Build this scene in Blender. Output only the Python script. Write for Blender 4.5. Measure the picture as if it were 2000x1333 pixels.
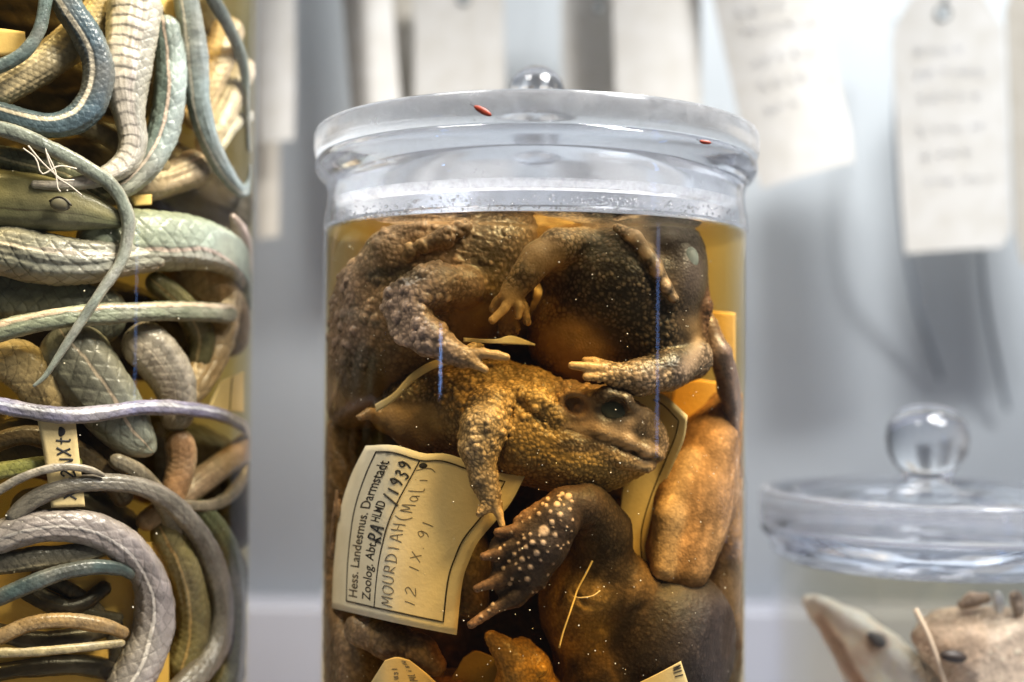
import bpy, math, random
import numpy as np
from mathutils import Matrix, Vector

# ------------------------------------------------------------------ camera, world, lamps, exposure
for o in list(bpy.data.objects):
    bpy.data.objects.remove(o)
SC = bpy.context.scene
COL = SC.collection
CZ = 200.0                       # camera height above the shelf (mm)
CAMX, CAMY = -7.0, -381.0
FPX = 2400.0                     # focal length in photo pixels (2000 px wide)
PITCH, ROLL = math.radians(1.5), math.radians(0.5)
cam_d = bpy.data.cameras.new('camera')
cam = bpy.data.objects.new('camera', cam_d)
COL.objects.link(cam)
SC.camera = cam
cam_d.sensor_width = 36.0
cam_d.lens = 36.0 * FPX / 2000.0
cam_d.clip_start = 0.01
cam_d.clip_end = 20
CR = Matrix.Rotation(math.pi / 2 + PITCH, 3, 'X') @ Matrix.Rotation(ROLL, 3, 'Z')
cam.matrix_world = Matrix.Translation((CAMX * .001, CAMY * .001, CZ * .001)) @ CR.to_4x4()
cam_d.dof.use_dof = True
cam_d.dof.focus_distance = 0.326
cam_d.dof.aperture_fstop = 5.2
cam_d.dof.aperture_blades = 0

W = bpy.data.worlds.new('World')
SC.world = W
W.use_nodes = True
W.node_tree.nodes['Background'].inputs[0].default_value = (0.88, 0.93, 1.0, 1)
W.node_tree.nodes['Background'].inputs[1].default_value = 0.11

def area(name, loc, target, sx, sy, watts, color=(1, 1, 1), spread=math.pi):
    l = bpy.data.lights.new(name, 'AREA')
    l.shape = 'RECTANGLE'
    l.size, l.size_y = sx * .001, sy * .001
    l.energy = watts
    l.color = color
    l.spread = spread
    o = bpy.data.objects.new(name, l)
    COL.objects.link(o)
    o.location = Vector(loc) * .001
    d = Vector(target) - Vector(loc)
    o.rotation_euler = d.to_track_quat('-Z', 'Y').to_euler()
    return o

# display-case lamps above and in front, and tall narrow room lights mirrored in the curved glass
area('case_lamp_front', (180, -150, CZ + 430), (0, -50, CZ - 20), 200, 120, 1.9, (1.0, 0.95, 0.88), math.radians(84))
area('case_lamp_front', (-200, -170, CZ + 430), (-140, -40, CZ), 160, 110, 0.6, (1.0, 0.96, 0.9), math.radians(84))
area('case_lamp_back', (560, -460, CZ + 720), (170, 300, CZ), 260, 140, 2.7, (0.98, 0.99, 1.0), math.radians(80))
area('case_lamp_back', (430, -40, CZ + 850), (170, 300, CZ - 170), 420, 200, 1.5, (0.98, 0.99, 1.0), math.radians(100))
area('room_lamp', (-456, -424, CZ + 2), (0, 0, CZ), 18, 50, 0.05, (0.22, 0.45, 1.0))
area('room_lamp', (242, -157, CZ + 14), (0, -10, CZ + 10), 9, 108, 0.018, (0.22, 0.42, 1.0))
SC.view_settings.view_transform = 'Standard'
SC.view_settings.look = 'None'
SC.view_settings.exposure = 0.0
SC.view_settings.gamma = 1.0
SC.cycles.max_bounces = 16
SC.cycles.transparent_max_bounces = 48
SC.cycles.transmission_bounces = 12
SC.cycles.glossy_bounces = 6
SC.cycles.diffuse_bounces = 3
SC.cycles.volume_bounces = 0
SC.cycles.sample_clamp_indirect = 6.0
SC.cycles.use_denoising = True
SC.cycles.denoiser = 'OPENIMAGEDENOISE'

# ------------------------------------------------------------------ helpers
CRn = np.array(CR)
def P(px, py, y):
    """photo pixel + distance plane y (mm) -> world point (mm)"""
    d = CRn @ np.array([(px - 1000.0) / FPX, -(py - 666.5) / FPX, -1.0])
    t = (y - CAMY) / d[1]
    return np.array([CAMX, CAMY, CZ]) + d * t
def S(r, y):
    return r * (y - CAMY) / FPX
def proj(V):
    """world points (mm) -> photo pixels"""
    q = (np.asarray(V) - np.array([CAMX, CAMY, CZ])) @ CRn
    return 1000 + FPX * q[:, 0] / -q[:, 2], 666.5 - FPX * q[:, 1] / -q[:, 2]
def PP(rows):
    """rows (px,py,y,r px) -> points Nx3 mm, radii N mm"""
    return (np.array([P(a[0], a[1], a[2]) for a in rows]), np.array([S(a[3], a[2]) for a in rows]))

def make_mesh(name, V, F, mat, smooth=True, tint=None, sharp=0):
    me = bpy.data.meshes.new(name)
    V = np.asarray(V, dtype=np.float64) * .001
    if isinstance(F, np.ndarray):
        n, k = F.shape
        me.vertices.add(len(V)); me.vertices.foreach_set('co', V.ravel().astype(np.float32))
        me.loops.add(n * k); me.loops.foreach_set('vertex_index', F.ravel().astype(np.int32))
        me.polygons.add(n)
        me.polygons.foreach_set('loop_start', (np.arange(n) * k).astype(np.int32))
        me.polygons.foreach_set('loop_total', np.full(n, k, dtype=np.int32))
        me.update(calc_edges=True)
        me.validate()
    else:
        me.from_pydata([tuple(v) for v in V], [], [list(f) for f in F])
        me.update()
    if smooth:
        me.polygons.foreach_set('use_smooth', np.ones(len(me.polygons), dtype=bool))
    if tint is not None and len(me.vertices) == len(tint):
        a = me.color_attributes.new('tint', 'FLOAT_COLOR', 'POINT')
        c = np.ones((len(tint), 4), dtype=np.float32); c[:, :3] = tint
        a.data.foreach_set('color', c.ravel())
    if sharp: me.set_sharp_from_angle(angle=math.radians(sharp))
    if mat is not None:
        for m in (mat if isinstance(mat, (list, tuple)) else [mat]):
            me.materials.append(m)
    return me
def tag(o, label=None, cat=None, group=None, kind=None):
    if label: o['label'] = label
    if cat: o['category'] = cat
    if group: o['group'] = group
    if kind: o['kind'] = kind
    return o
def thing(name, label, cat, loc, group=None):
    o = bpy.data.objects.new(name, None)
    COL.objects.link(o)
    o.empty_display_size = .01
    o.location = Vector(loc) * .001
    return tag(o, label, cat, group)
def part(name, V, F, mat, parent, smooth=True, tint=None, label=None, sharp=0):
    off = np.array(parent.location) * 1000
    q = parent.parent
    while q:
        off = off + np.array(q.location) * 1000
        q = q.parent
    o = bpy.data.objects.new(name, make_mesh(name, np.asarray(V) - off, F, mat, smooth, tint, sharp))
    COL.objects.link(o)
    o.parent = parent
    if label: o['label'] = label
    return o
def solo(name, V, F, mat, label=None, cat=None, group=None, kind=None, smooth=True, tint=None, sharp=0):
    V = np.asarray(V)
    c = V.mean(0).copy(); c[2] = V[:, 2].min()
    o = bpy.data.objects.new(name, make_mesh(name, V - c, F, mat, smooth, tint, sharp))
    COL.objects.link(o)
    o.location = Vector(c) * .001
    return tag(o, label, cat, group, kind)

def lathe(profile, n=128, cx=0, cy=0, closed=False):
    """profile rows (r,z); returns V,F(list)"""
    pr = np.array(profile, dtype=float)
    m = len(pr)
    a = np.linspace(0, 2 * math.pi, n, endpoint=False)
    V = np.zeros((m, n, 3))
    V[:, :, 0] = cx + pr[:, 0:1] * np.cos(a)
    V[:, :, 1] = cy + pr[:, 0:1] * np.sin(a)
    V[:, :, 2] = pr[:, 1:2]
    idx = np.arange(m * n).reshape(m, n)
    F = []
    rows = m if closed else m - 1
    i0 = idx[:rows]; i1 = np.roll(idx, -1, 0)[:rows] if closed else idx[1:]
    j1 = np.roll(i0, -1, 1); k1 = np.roll(i1, -1, 1)
    F = np.stack([i0, j1, k1, i1], -1).reshape(-1, 4)
    return V.reshape(-1, 3), F
def box(x0, x1, y0, y1, z0, z1):
    V = np.array([[x, y, z] for z in (z0, z1) for y in (y0, y1) for x in (x0, x1)], float)
    F = np.array([[0, 2, 3, 1], [4, 5, 7, 6], [0, 1, 5, 4], [2, 6, 7, 3], [0, 4, 6, 2], [1, 3, 7, 5]])
    return V, F
def catmull(pts, n):
    """smooth resample rows through pts to n rows"""
    p = np.array(pts, float)
    q = np.vstack([2 * p[0] - p[1], p, 2 * p[-1] - p[-2]])
    L = np.concatenate([[0], np.cumsum(np.linalg.norm(np.diff(p[:, :2], axis=0), axis=1) + 1e-6)])
    s = np.linspace(0, L[-1], n)
    i = np.clip(np.searchsorted(L, s, side='right') - 1, 0, len(p) - 2)
    t = ((s - L[i]) / (L[i + 1] - L[i]))[:, None]
    a, b, c, d = q[i], q[i + 1], q[i + 2], q[i + 3]
    return .5 * ((2 * b) + (-a + c) * t + (2 * a - 5 * b + 4 * c - d) * t ** 2 + (-a + 3 * b - 3 * c + d) * t ** 3)
def tube(pts, rad, n=10, cap=True):
    """plain tube along Nx3 pts with radii"""
    pts = np.asarray(pts, float); m = len(pts)
    rad = np.broadcast_to(rad, (m,))
    t = np.gradient(pts, axis=0); t /= np.linalg.norm(t, axis=1)[:, None] + 1e-9
    ref = np.array([0.05, -1.0, 0.03])
    nn = ref - t * (t @ ref)[:, None]; nn /= np.linalg.norm(nn, axis=1)[:, None] + 1e-9
    b = np.cross(t, nn)
    a = np.linspace(0, 2 * math.pi, n, endpoint=False)
    V = pts[:, None] + rad[:, None, None] * (np.cos(a)[None, :, None] * nn[:, None] + np.sin(a)[None, :, None] * b[:, None])
    idx = np.arange(m * n).reshape(m, n)
    i0, i1 = idx[:-1], idx[1:]
    F = np.stack([i0, np.roll(i0, -1, 1), np.roll(i1, -1, 1), i1], -1).reshape(-1, 4)
    F = [list(f) for f in F]
    if cap:
        F += [list(idx[0][::-1]), list(idx[-1])]
    return V.reshape(-1, 3), F
def join(parts):
    V, F, k = [], [], 0
    for v, f in parts:
        V.append(v)
        F += [[i + k for i in q] for q in (f.tolist() if isinstance(f, np.ndarray) else f)]
        k += len(v)
    return np.vstack(V), F
def joinA(parts):
    V, F, k = [], [], 0
    for v, f in parts:
        V.append(v); F.append(f + k); k += len(v)
    return np.vstack(V), np.vstack(F)

# ---- noise
def _hash(ix, iy, iz, s):
    h = (ix.astype(np.int64) * 73856093) ^ (iy.astype(np.int64) * 19349663) ^ (iz.astype(np.int64) * 83492791) ^ (s * 2654435761)
    h = (h ^ (h >> 13)) * 1274126177 & 0x7fffffff
    h = (h ^ (h >> 16)) * 668265263 & 0x7fffffff
    return (h % 100003) / 100003.0
def worley(Pt, s, seed=1):
    q = Pt / s
    c = np.floor(q).astype(int)
    F1 = np.full(len(q), 9.0); F2 = F1.copy(); ID = np.zeros(len(q))
    for dx in (-1, 0, 1):
        for dy in (-1, 0, 1):
            for dz in (-1, 0, 1):
                x, y, z = c[:, 0] + dx, c[:, 1] + dy, c[:, 2] + dz
                j = np.stack([x + _hash(x, y, z, seed), y + _hash(x, y, z, seed + 11), z + _hash(x, y, z, seed + 23)], 1)
                d = np.linalg.norm(q - j, axis=1)
                closer = d < F1
                F2 = np.where(closer, F1, np.minimum(F2, d))
                ID = np.where(closer, _hash(x, y, z, seed + 37), ID)
                F1 = np.where(closer, d, F1)
    return F1, F2, ID
def vnoise(Pt, s, seed=1):
    q = Pt / s
    c = np.floor(q).astype(int); f = q - c
    f = f * f * (3 - 2 * f)
    out = 0
    for dx in (0, 1):
        for dy in (0, 1):
            for dz in (0, 1):
                w = (f[:, 0] if dx else 1 - f[:, 0]) * (f[:, 1] if dy else 1 - f[:, 1]) * (f[:, 2] if dz else 1 - f[:, 2])
                out = out + w * _hash(c[:, 0] + dx, c[:, 1] + dy, c[:, 2] + dz, seed)
    return out
def fbm(Pt, s, seed=1, o=3):
    return sum(vnoise(Pt, s / 2 ** i, seed + i * 7) / 2 ** i for i in range(o)) / sum(1 / 2 ** i for i in range(o))
def sstep(a, b, x):
    t = np.clip((x - a) / (b - a), 0, 1)
    return t * t * (3 - 2 * t)
def lin(hexs):
    """sRGB 0-255 -> linear"""
    c = np.array(hexs, float) / 255
    return np.where(c <= .04045, c / 12.92, ((c + .055) / 1.055) ** 2.4)

# ---- implicit surfaces
class SDF:
    def __init__(self, h):
        self.h = h; self.items = []
    def cap(self, a, b, k=2.0, col=None, sub=False):
        """a,b rows (px,py,y,r)"""
        pa, pb = P(*a[:3]), P(*b[:3])
        self.items.append(('cap', pa, pb, S(a[3], a[2]), S(b[3], b[2]), k, col, sub)); return self
    def chain(self, rows, k=2.0, col=None, sub=False, n=None):
        if n: rows = catmull(rows, n)
        for a, b in zip(rows[:-1], rows[1:]): self.cap(a, b, k, col, sub)
        return self
    def ell(self, c, r, k=2.0, col=None, rot=0.0, sub=False):
        """c=(px,py,y), r=(rx px, rz px, ry mm), rot in degrees clockwise in the picture"""
        a = math.radians(rot)
        R = np.array([[math.cos(a), 0, -math.sin(a)], [0, 1, 0], [math.sin(a), 0, math.cos(a)]])
        self.items.append(('ell', P(*c), R, np.array([S(r[0], c[2]), r[2], S(r[1], c[2])]), k, col, sub)); return self
    def build(self, jar=None, zmax=None, smooth=2, colsharp=1.6, ymax=None):
        h = self.h
        lo, hi = [], []
        for it in self.items:
            if it[-1]: continue
            if it[0] == 'cap':
                lo.append(np.minimum(it[1] - it[3], it[2] - it[4])); hi.append(np.maximum(it[1] + it[3], it[2] + it[4]))
            else:
                m = it[3].max(); lo.append(it[1] - m); hi.append(it[1] + m)
        lo = np.min(lo, 0) - 3 * h - 1; hi = np.max(hi, 0) + 3 * h + 1
        if zmax is not None: hi[2] = min(hi[2], zmax + 3 * h)
        if jar is not None:
            cx, cy, JR = jar
            lo[0] = max(lo[0], cx - JR - 3 * h); hi[0] = min(hi[0], cx + JR + 3 * h); lo[1] = max(lo[1], cy - JR - 3 * h)
        if ymax is not None: hi[1] = min(hi[1], ymax + 3 * h)
        lo[2] = max(lo[2], CZ - 104.0)
        n = np.ceil((hi - lo) / h).astype(int) + 1
        ax = [lo[i] + h * np.arange(n[i]) for i in range(3)]
        D = np.full(n, 50.0, dtype=np.float32)
        C = np.zeros((*n, 3), dtype=np.float32); Wt = np.full(n, 1e-6, dtype=np.float32)
        for it in self.items:
            k, col, sub = it[-3:]
            mrg = max(k, 3.0) + 2 * h
            if it[0] == 'cap':
                bl = np.minimum(it[1] - it[3], it[2] - it[4]) - mrg; bh = np.maximum(it[1] + it[3], it[2] + it[4]) + mrg
            else:
                m = it[3].max(); bl = it[1] - m - mrg; bh = it[1] + m + mrg
            i0 = np.clip(np.floor((bl - lo) / h).astype(int), 0, n); i1 = np.clip(np.ceil((bh - lo) / h).astype(int) + 1, 0, n)
            if np.any(i1 <= i0): continue
            sl = tuple(slice(i0[i], i1[i]) for i in range(3))
            X = ax[0][sl[0]][:, None, None]; Y = ax[1][sl[1]][None, :, None]; Z = ax[2][sl[2]][None, None, :]
            if it[0] == 'cap':
                a, b = it[1], it[2]; d = b - a; L = float(d @ d) + 1e-9
                t = np.clip(((X - a[0]) * d[0] + (Y - a[1]) * d[1] + (Z - a[2]) * d[2]) / L, 0, 1)
                r = it[3] + (it[4] - it[3]) * t
                di = np.sqrt((X - a[0] - t * d[0]) ** 2 + (Y - a[1] - t * d[1]) ** 2 + (Z - a[2] - t * d[2]) ** 2) - r
            else:
                c, R, rr = it[1], it[2], it[3]
                x, y, z = X - c[0], Y - c[1], Z - c[2]
                u = R[0, 0] * x + R[2, 0] * z; w = R[0, 2] * x + R[2, 2] * z
                u, w, y = u / rr[0], w / rr[2], y / rr[1]
                k0 = np.sqrt(u * u + w * w + y * y); k1 = np.sqrt((u / rr[0]) ** 2 + (w / rr[2]) ** 2 + (y / rr[1]) ** 2) + 1e-6
                di = k0 * (k0 - 1) / k1
            o = D[sl]
            if sub:
                q = -di
                hh = np.maximum(k - np.abs(o - q), 0) / k
                D[sl] = np.maximum(o, q) + hh * hh * k / 4
                if col is not None:
                    w = np.exp(-np.clip(di, 0, None) / .5) * 6
                    C[sl] += (w[..., None] * np.array(col)).astype(np.float32); Wt[sl] += w.astype(np.float32)
            else:
                hh = np.maximum(k - np.abs(o - di), 0) / k
                D[sl] = np.minimum(o, di) - hh * hh * k / 4
                if col is not None:
                    w = np.exp(-np.clip(di + .5, -1, None) / colsharp * 2.0)
                    C[sl] += (w[..., None] * np.array(col)).astype(np.float32); Wt[sl] += w.astype(np.float32)
        if jar is not None:
            q = np.sqrt((ax[0][:, None] - cx) ** 2 + (ax[1][None, :] - cy) ** 2) - JR
            q = q[:, :, None]
            kk = .8; hh = np.maximum(kk - np.abs(D - q), 0) / kk
            D = np.maximum(D, q) + hh * hh * kk / 4
        if zmax is not None:
            D = np.maximum(D, (ax[2] - zmax)[None, None, :])
        if ymax is not None:
            D = np.maximum(D, (ax[1] - ymax)[None, :, None])
        D[0] = D[-1] = 5; D[:, 0] = D[:, -1] = 5; D[:, :, 0] = D[:, :, -1] = 5
        V, F = surface_nets(D)
        ci = np.clip(np.round(V).astype(int), 0, n - 1)
        col = C[ci[:, 0], ci[:, 1], ci[:, 2]] / Wt[ci[:, 0], ci[:, 1], ci[:, 2]][:, None]
        V = lo + V * h
        E = np.vstack([F[:, [0, 1]], F[:, [1, 2]], F[:, [2, 3]], F[:, [3, 0]]])
        deg = np.bincount(E.ravel(), minlength=len(V)).astype(float)
        for _ in range(smooth):
            acc = np.zeros_like(V)
            for d in range(3):
                acc[:, d] = np.bincount(E[:, 0], V[E[:, 1], d], len(V)) + np.bincount(E[:, 1], V[E[:, 0], d], len(V))
            V = .45 * V + .55 * acc / deg[:, None]
        return V, F, col
def surface_nets(D):
    s = D < 0
    nx, ny, nz = D.shape
    cnt = np.zeros((nx - 1, ny - 1, nz - 1), dtype=np.int8)
    for a in (0, 1):
        for b in (0, 1):
            for c in (0, 1):
                cnt += s[a:nx - 1 + a, b:ny - 1 + b, c:nz - 1 + c]
    act = (cnt > 0) & (cnt < 8)
    cells = np.argwhere(act)
    idx = np.full(act.shape, -1, dtype=np.int64)
    idx[act] = np.arange(len(cells))
    acc = np.zeros((len(cells), 3)); num = np.zeros(len(cells))
    cor = [(a, b, c) for a in (0, 1) for b in (0, 1) for c in (0, 1)]
    for p in cor:
        for ax in range(3):
            if p[ax]: continue
            q = list(p); q[ax] = 1
            d0 = D[cells[:, 0] + p[0], cells[:, 1] + p[1], cells[:, 2] + p[2]].astype(float)
            d1 = D[cells[:, 0] + q[0], cells[:, 1] + q[1], cells[:, 2] + q[2]].astype(float)
            m = (d0 < 0) != (d1 < 0)
            t = np.where(m, d0 / np.where(m, d0 - d1, 1), 0)
            pt = np.tile(np.array(p, float), (len(cells), 1)); pt[:, ax] += t
            acc += pt * m[:, None]; num += m
    V = cells + acc / num[:, None]
    quads = []
    for ax in range(3):
        b, c = [(1, 2), (2, 0), (0, 1)][ax]
        lo = [slice(None)] * 3; hi = [slice(None)] * 3
        lo[ax] = slice(0, -1); hi[ax] = slice(1, None)
        s0, s1 = s[tuple(lo)], s[tuple(hi)]
        e = np.argwhere(s0 != s1)
        e = e[(e[:, b] > 0) & (e[:, c] > 0) & (e[:, b] < D.shape[b] - 1) & (e[:, c] < D.shape[c] - 1)]
        inside = s[e[:, 0], e[:, 1], e[:, 2]]
        def ce(db, dc):
            q = e.copy(); q[:, b] += db; q[:, c] += dc
            return idx[q[:, 0], q[:, 1], q[:, 2]]
        Q = np.stack([ce(-1, -1), ce(0, -1), ce(0, 0), ce(-1, 0)], 1)
        Q[~inside] = Q[~inside][:, ::-1]
        quads.append(Q)
    return V, np.vstack(quads)
def vnormals(V, F):
    n = np.cross(V[F[:, 2]] - V[F[:, 0]], V[F[:, 3]] - V[F[:, 1]])
    N = np.zeros_like(V)
    for k in range(F.shape[1]):
        for d in range(3):
            N[:, d] += np.bincount(F[:, k], n[:, d], len(V))
    return N / (np.linalg.norm(N, axis=1)[:, None] + 1e-9)

# ------------------------------------------------------------------ materials
class NT:
    def __init__(self, name):
        self.m = bpy.data.materials.new(name); self.m.use_nodes = True
        self.t = self.m.node_tree; self.t.nodes.clear()
        self.out = self.t.nodes.new('ShaderNodeOutputMaterial')
    def n(self, typ, **kw):
        x = self.t.nodes.new('ShaderNode' + typ)
        for k, v in kw.items():
            if k.startswith('i_'):
                x.inputs[k[2:].replace('_', ' ')].default_value = v
            else: setattr(x, k, v)
        return x
    def l(self, a, b): self.t.links.new(a, b)
    def math(self, op, a, b=None, c=None, clamp=False):
        x = self.t.nodes.new('ShaderNodeMath'); x.operation = op; x.use_clamp = clamp
        for i, v in enumerate((a, b, c)):
            if v is None: continue
            if isinstance(v, (int, float)): x.inputs[i].default_value = v
            else: self.l(v, x.inputs[i])
        return x.outputs[0]
def principled(nt, rough=.5, spec=.5):
    b = nt.n('BsdfPrincipled')
    b.inputs['Roughness'].default_value = rough
    b.inputs['Specular IOR Level'].default_value = spec
    nt.l(b.outputs[0], nt.out.inputs['Surface'])
    return b
def mat_plain(name, col, rough=.6, spec=.4, noise=0, nscale=60, bump=0, bscale=200):
    nt = NT(name); b = principled(nt, rough, spec)
    if noise:
        tc = nt.n('TexCoord'); nz = nt.n('TexNoise'); nz.inputs['Scale'].default_value = nscale; nz.inputs['Detail'].default_value = 5
        nt.l(tc.outputs['Object'], nz.inputs['Vector'])
        mx = nt.n('Mix', data_type='RGBA')
        mx.inputs[6].default_value = (*[max(0, c * (1 - noise)) for c in col], 1)
        mx.inputs[7].default_value = (*[min(1, c * (1 + noise)) for c in col], 1)
        nt.l(nz.outputs[0], mx.inputs[0]); nt.l(mx.outputs[2], b.inputs['Base Color'])
    else:
        b.inputs['Base Color'].default_value = (*col, 1)
    if bump:
        tc = nt.n('TexCoord'); nz = nt.n('TexNoise'); nz.inputs['Scale'].default_value = bscale; nz.inputs['Detail'].default_value = 4
        nt.l(tc.outputs['Object'], nz.inputs['Vector'])
        bp = nt.n('Bump'); bp.inputs['Strength'].default_value = bump; bp.inputs['Distance'].default_value = .0005
        nt.l(nz.outputs[0], bp.inputs['Height']); nt.l(bp.outputs[0], b.inputs['Normal'])
    return nt.m
def mat_skin(name, rough=.55, spec=.25, fine=1800, bump=.35, mott=.25, nscale=250):
    """colour from the 'tint' attribute with mottling and fine skin relief"""
    nt = NT(name); b = principled(nt, rough, spec)
    at = nt.n('Attribute', attribute_name='tint')
    tc = nt.n('TexCoord')
    nz = nt.n('TexNoise'); nz.inputs['Scale'].default_value = nscale; nz.inputs['Detail'].default_value = 6; nz.inputs['Roughness'].default_value = .65
    nt.l(tc.outputs['Object'], nz.inputs['Vector'])
    mr = nt.n('MapRange'); mr.inputs[1].default_value = .3; mr.inputs[2].default_value = .7; mr.inputs[3].default_value = 1 - mott; mr.inputs[4].default_value = 1 + mott
    nt.l(nz.outputs[0], mr.inputs[0])
    mx = nt.n('VectorMath', operation='SCALE'); nt.l(at.outputs['Color'], mx.inputs[0]); nt.l(mr.outputs[0], mx.inputs['Scale'])
    nt.l(mx.outputs[0], b.inputs['Base Color'])
    vo = nt.n('TexVoronoi', feature='SMOOTH_F1'); vo.inputs['Scale'].default_value = fine
    nt.l(tc.outputs['Object'], vo.inputs['Vector'])
    bp = nt.n('Bump', invert=True); bp.inputs['Strength'].default_value = bump; bp.inputs['Distance'].default_value = .0003
    nt.l(vo.outputs['Distance'], bp.inputs['Height']); nt.l(bp.outputs[0], b.inputs['Normal'])
    return nt.m
def schlick(nt, f0=.04, gain=1.0):
    g = nt.n('NewGeometry')
    dp = nt.n('VectorMath', operation='DOT_PRODUCT'); nt.l(g.outputs['Incoming'], dp.inputs[0]); nt.l(g.outputs['Normal'], dp.inputs[1])
    c = nt.math('ABSOLUTE', dp.outputs['Value'])
    f = nt.math('SUBTRACT', 1.0, c)
    p = nt.math('POWER', f, 5.0)
    return nt.math('MULTIPLY_ADD', p, (1 - f0) * gain, f0, clamp=True), g
def mat_wall_glass(name, f0=.035, gain=.8, tint=(1, 1, 1)):
    """clear jar wall: straight-through glass with angle-dependent mirror gloss"""
    nt = NT(name)
    f, g = schlick(nt, f0, gain)
    tr = nt.n('BsdfTransparent'); tr.inputs[0].default_value = (*tint, 1)
    gl = nt.n('BsdfGlossy'); gl.inputs['Roughness'].default_value = .03; gl.inputs[0].default_value = (1, 1, 1, 1)
    mx = nt.n('MixShader'); nt.l(f, mx.inputs[0]); nt.l(tr.outputs[0], mx.inputs[1]); nt.l(gl.outputs[0], mx.inputs[2])
    nt.l(mx.outputs[0], nt.out.inputs['Surface'])
    return nt.m
def mat_glass(name, rough=0.0, ior=1.47, col=(1, 1, 1), bump=0, bscale=120):
    nt = NT(name)
    b = nt.n('BsdfGlass'); b.inputs['Roughness'].default_value = rough; b.inputs['IOR'].default_value = ior; b.inputs[0].default_value = (*col, 1)
    if bump:
        tc = nt.n('TexCoord'); nz = nt.n('TexNoise'); nz.inputs['Scale'].default_value = bscale; nz.inputs['Detail'].default_value = 4
        nt.l(tc.outputs['Object'], nz.inputs['Vector'])
        bp = nt.n('Bump'); bp.inputs['Strength'].default_value = bump; bp.inputs['Distance'].default_value = .001
        nt.l(nz.outputs[0], bp.inputs['Height']); nt.l(bp.outputs[0], b.inputs['Normal'])
    nt.l(b.outputs[0], nt.out.inputs['Surface'])
    return nt.m
def mat_ground(name, rough=.3, white=.35):
    nt = NT(name)
    b = nt.n('BsdfGlass'); b.inputs['Roughness'].default_value = rough; b.inputs['IOR'].default_value = 1.45; b.inputs[0].default_value = (.95, .96, .98, 1)
    tl = nt.n('BsdfTranslucent'); tl.inputs[0].default_value = (.86, .87, .90, 1)
    df = nt.n('BsdfDiffuse'); df.inputs[0].default_value = (.80, .81, .84, 1)
    m0 = nt.n('MixShader'); m0.inputs[0].default_value = .4; nt.l(tl.outputs[0], m0.inputs[1]); nt.l(df.outputs[0], m0.inputs[2])
    tc = nt.n('TexCoord'); nz = nt.n('TexNoise'); nz.inputs['Scale'].default_value = 160; nz.inputs['Detail'].default_value = 8; nz.inputs['Roughness'].default_value = .7
    nt.l(tc.outputs['Object'], nz.inputs['Vector'])
    mr = nt.n('MapRange'); mr.inputs[1].default_value = .35; mr.inputs[2].default_value = .68; mr.inputs[3].default_value = white * .55; mr.inputs[4].default_value = white * 1.45
    nt.l(nz.outputs[0], mr.inputs[0])
    mx = nt.n('MixShader'); nt.l(mr.outputs[0], mx.inputs[0]); nt.l(b.outputs[0], mx.inputs[1]); nt.l(m0.outputs[0], mx.inputs[2])
    nt.l(mx.outputs[0], nt.out.inputs['Surface'])
    return nt.m
def mat_liquid(name, sigma, refl=True):
    """absorbing fluid; sigma = absorption per metre (r,g,b); seen from below its surface mirrors at shallow angles"""
    nt = NT(name)
    g = nt.n('NewGeometry')
    dp = nt.n('VectorMath', operation='DOT_PRODUCT'); nt.l(g.outputs['Incoming'], dp.inputs[0]); nt.l(g.outputs['Normal'], dp.inputs[1])
    c = nt.math('ABSOLUTE', dp.outputs['Value'])
    sx = nt.n('SeparateXYZ'); nt.l(g.outputs['True Normal'], sx.inputs[0])
    up = nt.math('ABSOLUTE', sx.outputs[2])
    up = nt.math('GREATER_THAN', up, .5)
    mr = nt.n('MapRange', interpolation_type='SMOOTHSTEP'); mr.inputs[1].default_value = .3; mr.inputs[2].default_value = .55; mr.inputs[3].default_value = .97; mr.inputs[4].default_value = .03
    nt.l(c, mr.inputs[0])
    f = nt.math('MULTIPLY', mr.outputs[0], up)
    tr = nt.n('BsdfTransparent')
    gl = nt.n('BsdfGlossy'); gl.inputs['Roughness'].default_value = .02; gl.inputs[0].default_value = (.95, .95, .95, 1)
    tc = nt.n('TexCoord'); nz = nt.n('TexNoise'); nz.inputs['Scale'].default_value = 70; nz.inputs['Detail'].default_value = 2
    nt.l(tc.outputs['Object'], nz.inputs['Vector'])
    bp = nt.n('Bump'); bp.inputs['Strength'].default_value = .25; bp.inputs['Distance'].default_value = .002
    nt.l(nz.outputs[0], bp.inputs['Height']); nt.l(bp.outputs[0], gl.inputs['Normal'])
    mx = nt.n('MixShader'); nt.l(f, mx.inputs[0]); nt.l(tr.outputs[0], mx.inputs[1]); nt.l(gl.outputs[0], mx.inputs[2])
    nt.l(mx.outputs[0], nt.out.inputs['Surface'])
    s = max(sigma)
    va = nt.n('VolumeAbsorption'); va.inputs['Color'].default_value = (*[1 - q / s for q in sigma], 1); va.inputs['Density'].default_value = s
    nt.l(va.outputs[0], nt.out.inputs['Volume'])
    return nt.m
def mat_paper(name, col, rough=.8):
    nt = NT(name); b = principled(nt, rough, .2)
    tc = nt.n('TexCoord'); nz = nt.n('TexNoise'); nz.inputs['Scale'].default_value = 90; nz.inputs['Detail'].default_value = 8
    nt.l(tc.outputs['Object'], nz.inputs['Vector'])
    mx = nt.n('Mix', data_type='RGBA'); mx.inputs[6].default_value = (*[c * q for c, q in zip(col, (.74, .70, .62))], 1); mx.inputs[7].default_value = (*[min(.95, c * 1.1) for c in col], 1)
    nt.l(nz.outputs[0], mx.inputs[0]); nt.l(mx.outputs[2], b.inputs['Base Color'])
    bp = nt.n('Bump'); bp.inputs['Strength'].default_value = .25; bp.inputs['Distance'].default_value = .0004
    n2 = nt.n('TexNoise'); n2.inputs['Scale'].default_value = 900; nt.l(tc.outputs['Object'], n2.inputs['Vector'])
    nt.l(n2.outputs[0], bp.inputs['Height']); nt.l(bp.outputs[0], b.inputs['Normal'])
    return nt.m
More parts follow.
